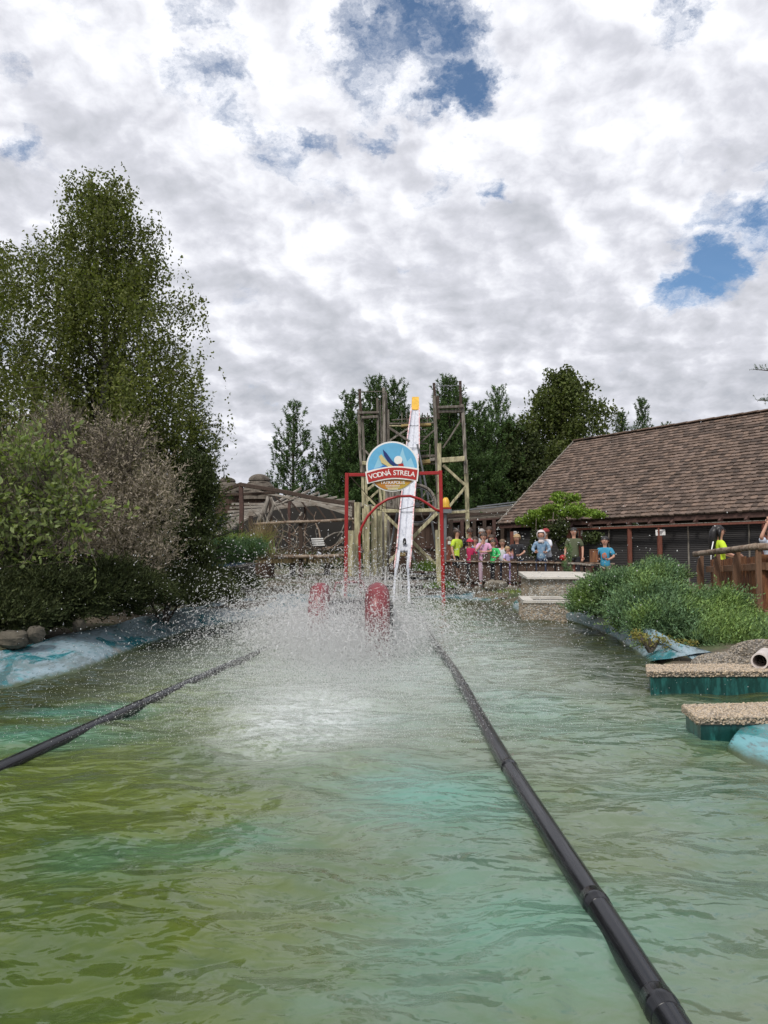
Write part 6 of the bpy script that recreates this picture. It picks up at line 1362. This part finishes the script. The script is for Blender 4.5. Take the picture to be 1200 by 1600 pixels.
ok_ = (Dp[:, 2] > 0.0) & (Dp[:, 1] > 4.4) & (Dp[:, 0] > -4.2) & (Dp[:, 0] < 4.5) & (Dp[:, 1] < 17); Dp = Dp[ok_]; kind_ = kind_[ok_]
rr_ = np.where(kind_, .0030 + .0032 * rng.random(len(Dp)) ** 2, .0040 + .0072 * rng.random(len(Dp)) ** 3.2) * np.clip(Dp[:, 1] / 9.5, .5, 1.4); droplets('water_spray', Dp, rr_, 'white cloud of flying water droplets thrown up by the boat')
# torn threads of water, drawn out along their flight
def threads(n, x0, y0, az_mu, az_s, v_mu, el_mu, el_s, sx, sy):
    az = rng.normal(az_mu, az_s, n); el = np.clip(rng.normal(el_mu, el_s, n), .1, 1.5); v = np.abs(rng.normal(v_mu, .8, n)); q = rng.uniform(0, .9, n) * 2 * v * np.sin(el) / 9.8
    hx, hy = v * np.cos(el) * np.cos(az), v * np.cos(el) * np.sin(az); vz = v * np.sin(el) - 9.8 * q
    p = np.stack([x0 + rng.normal(0, sx, n) + hx * q, y0 + rng.normal(0, sy, n) + hy * q, v * np.sin(el) * q - 4.9 * q * q + .02], 1)
    return p, unit(np.stack([hx, hy, vz], 1))
TP, TD = zip(threads(2600, -.8, 9.4, math.pi, .4, 3.1, 1.1, .3, .25, .6), threads(2400, -.1, 9.4, 0, .4, 2.9, 1.15, .3, .25, .6), threads(4200, -.45, 8.6, -1.57, .9, 2.7, 1.15, .3, .35, .4), threads(1500, -.4, 10, 1.4, .9, 3.8, 1.3, .15, .5, .5))
TP = np.vstack(TP); TD = np.vstack(TD); n_ = len(TP); L_ = rng.uniform(.02, .065, (n_, 1)); W_ = rng.uniform(.0022, .0048, (n_, 1)); A_ = unit(np.cross(TD, rvec(n_))); B_ = unit(np.cross(TD, A_))
V_ = np.stack([TP - TD * L_, TP + A_ * W_, TP - A_ * W_ * .5 + B_ * W_ * .8, TP - A_ * W_ * .5 - B_ * W_ * .8, TP + TD * L_ * .6], 1).reshape(-1, 3)
F_ = (np.array([(0, 1, 2), (0, 2, 3), (0, 3, 1), (4, 2, 1), (4, 3, 2), (4, 1, 3)])[None] + (np.arange(n_) * 5)[:, None, None]).reshape(-1, 3)
props(np_mesh('water_spray', V_, F_, M['drop']), 'torn threads of white water flung off the boat', None, None, 'stuff')
# the finest spray hangs as a white veil round the boat
def veil(name, c, r, dens, label):
    m = bpy.data.materials.new('fine_mist'); m.use_nodes = True; t_ = NT(m.node_tree); t_.n.remove(t_.n['Principled BSDF'])
    pv_ = t_.new('ShaderNodeVolumePrincipled'); pv_.inputs['Color'].default_value = (.97, .98, 1, 1); pv_.inputs['Anisotropy'].default_value = .1
    vec = t_.new('ShaderNodeTexCoord').outputs['Object']
    d = t_.v('LENGTH', t_.v('DIVIDE', t_.v('SUBTRACT', vec, tuple(c)), tuple(r)))
    dn = t_.m('MULTIPLY', t_.m('MULTIPLY', t_.ramp(d, 1.0, .1), t_.ramp(t_.noise(vec, 3.2, 4, .6), .38, .66)), dens); t_.put(pv_.inputs['Density'], dn)
    t_.l.new(pv_.outputs[0], t_.n['Material Output'].inputs['Volume'])
    mb = MB(); mb.ell(c, r, 24, 12); mb.v = [(x, y, max(z, .04)) for x, y, z in mb.v]; o = mk(name, mb, m, None); return props(o, label, None, None, 'stuff')
veil('spray_mist', (-.42, 8.6, .25), (1.25, 1.6, .70), .38, 'white veil of the finest spray hanging round the boat')

# fine jets at the slide foot
J_ = []
for (x0, y0, x1, y1) in [(603, 885, 600, 935), (626, 888, 624, 942), (621, 900, 619, 940)]:
    a = P(x0, y0, 19.3); b = P(x1, y1, 19.0); u = rng.uniform(0, 1, (260, 1)); J_.append(np.array(a) * (1 - u) + np.array(b) * u + rng.normal(0, .012, (260, 3)))
J_ = np.vstack(J_); J_ = J_[J_[:, 2] > 0]; droplets('water_jet', J_, .014, 'thin white jets of water falling at the slide foot')
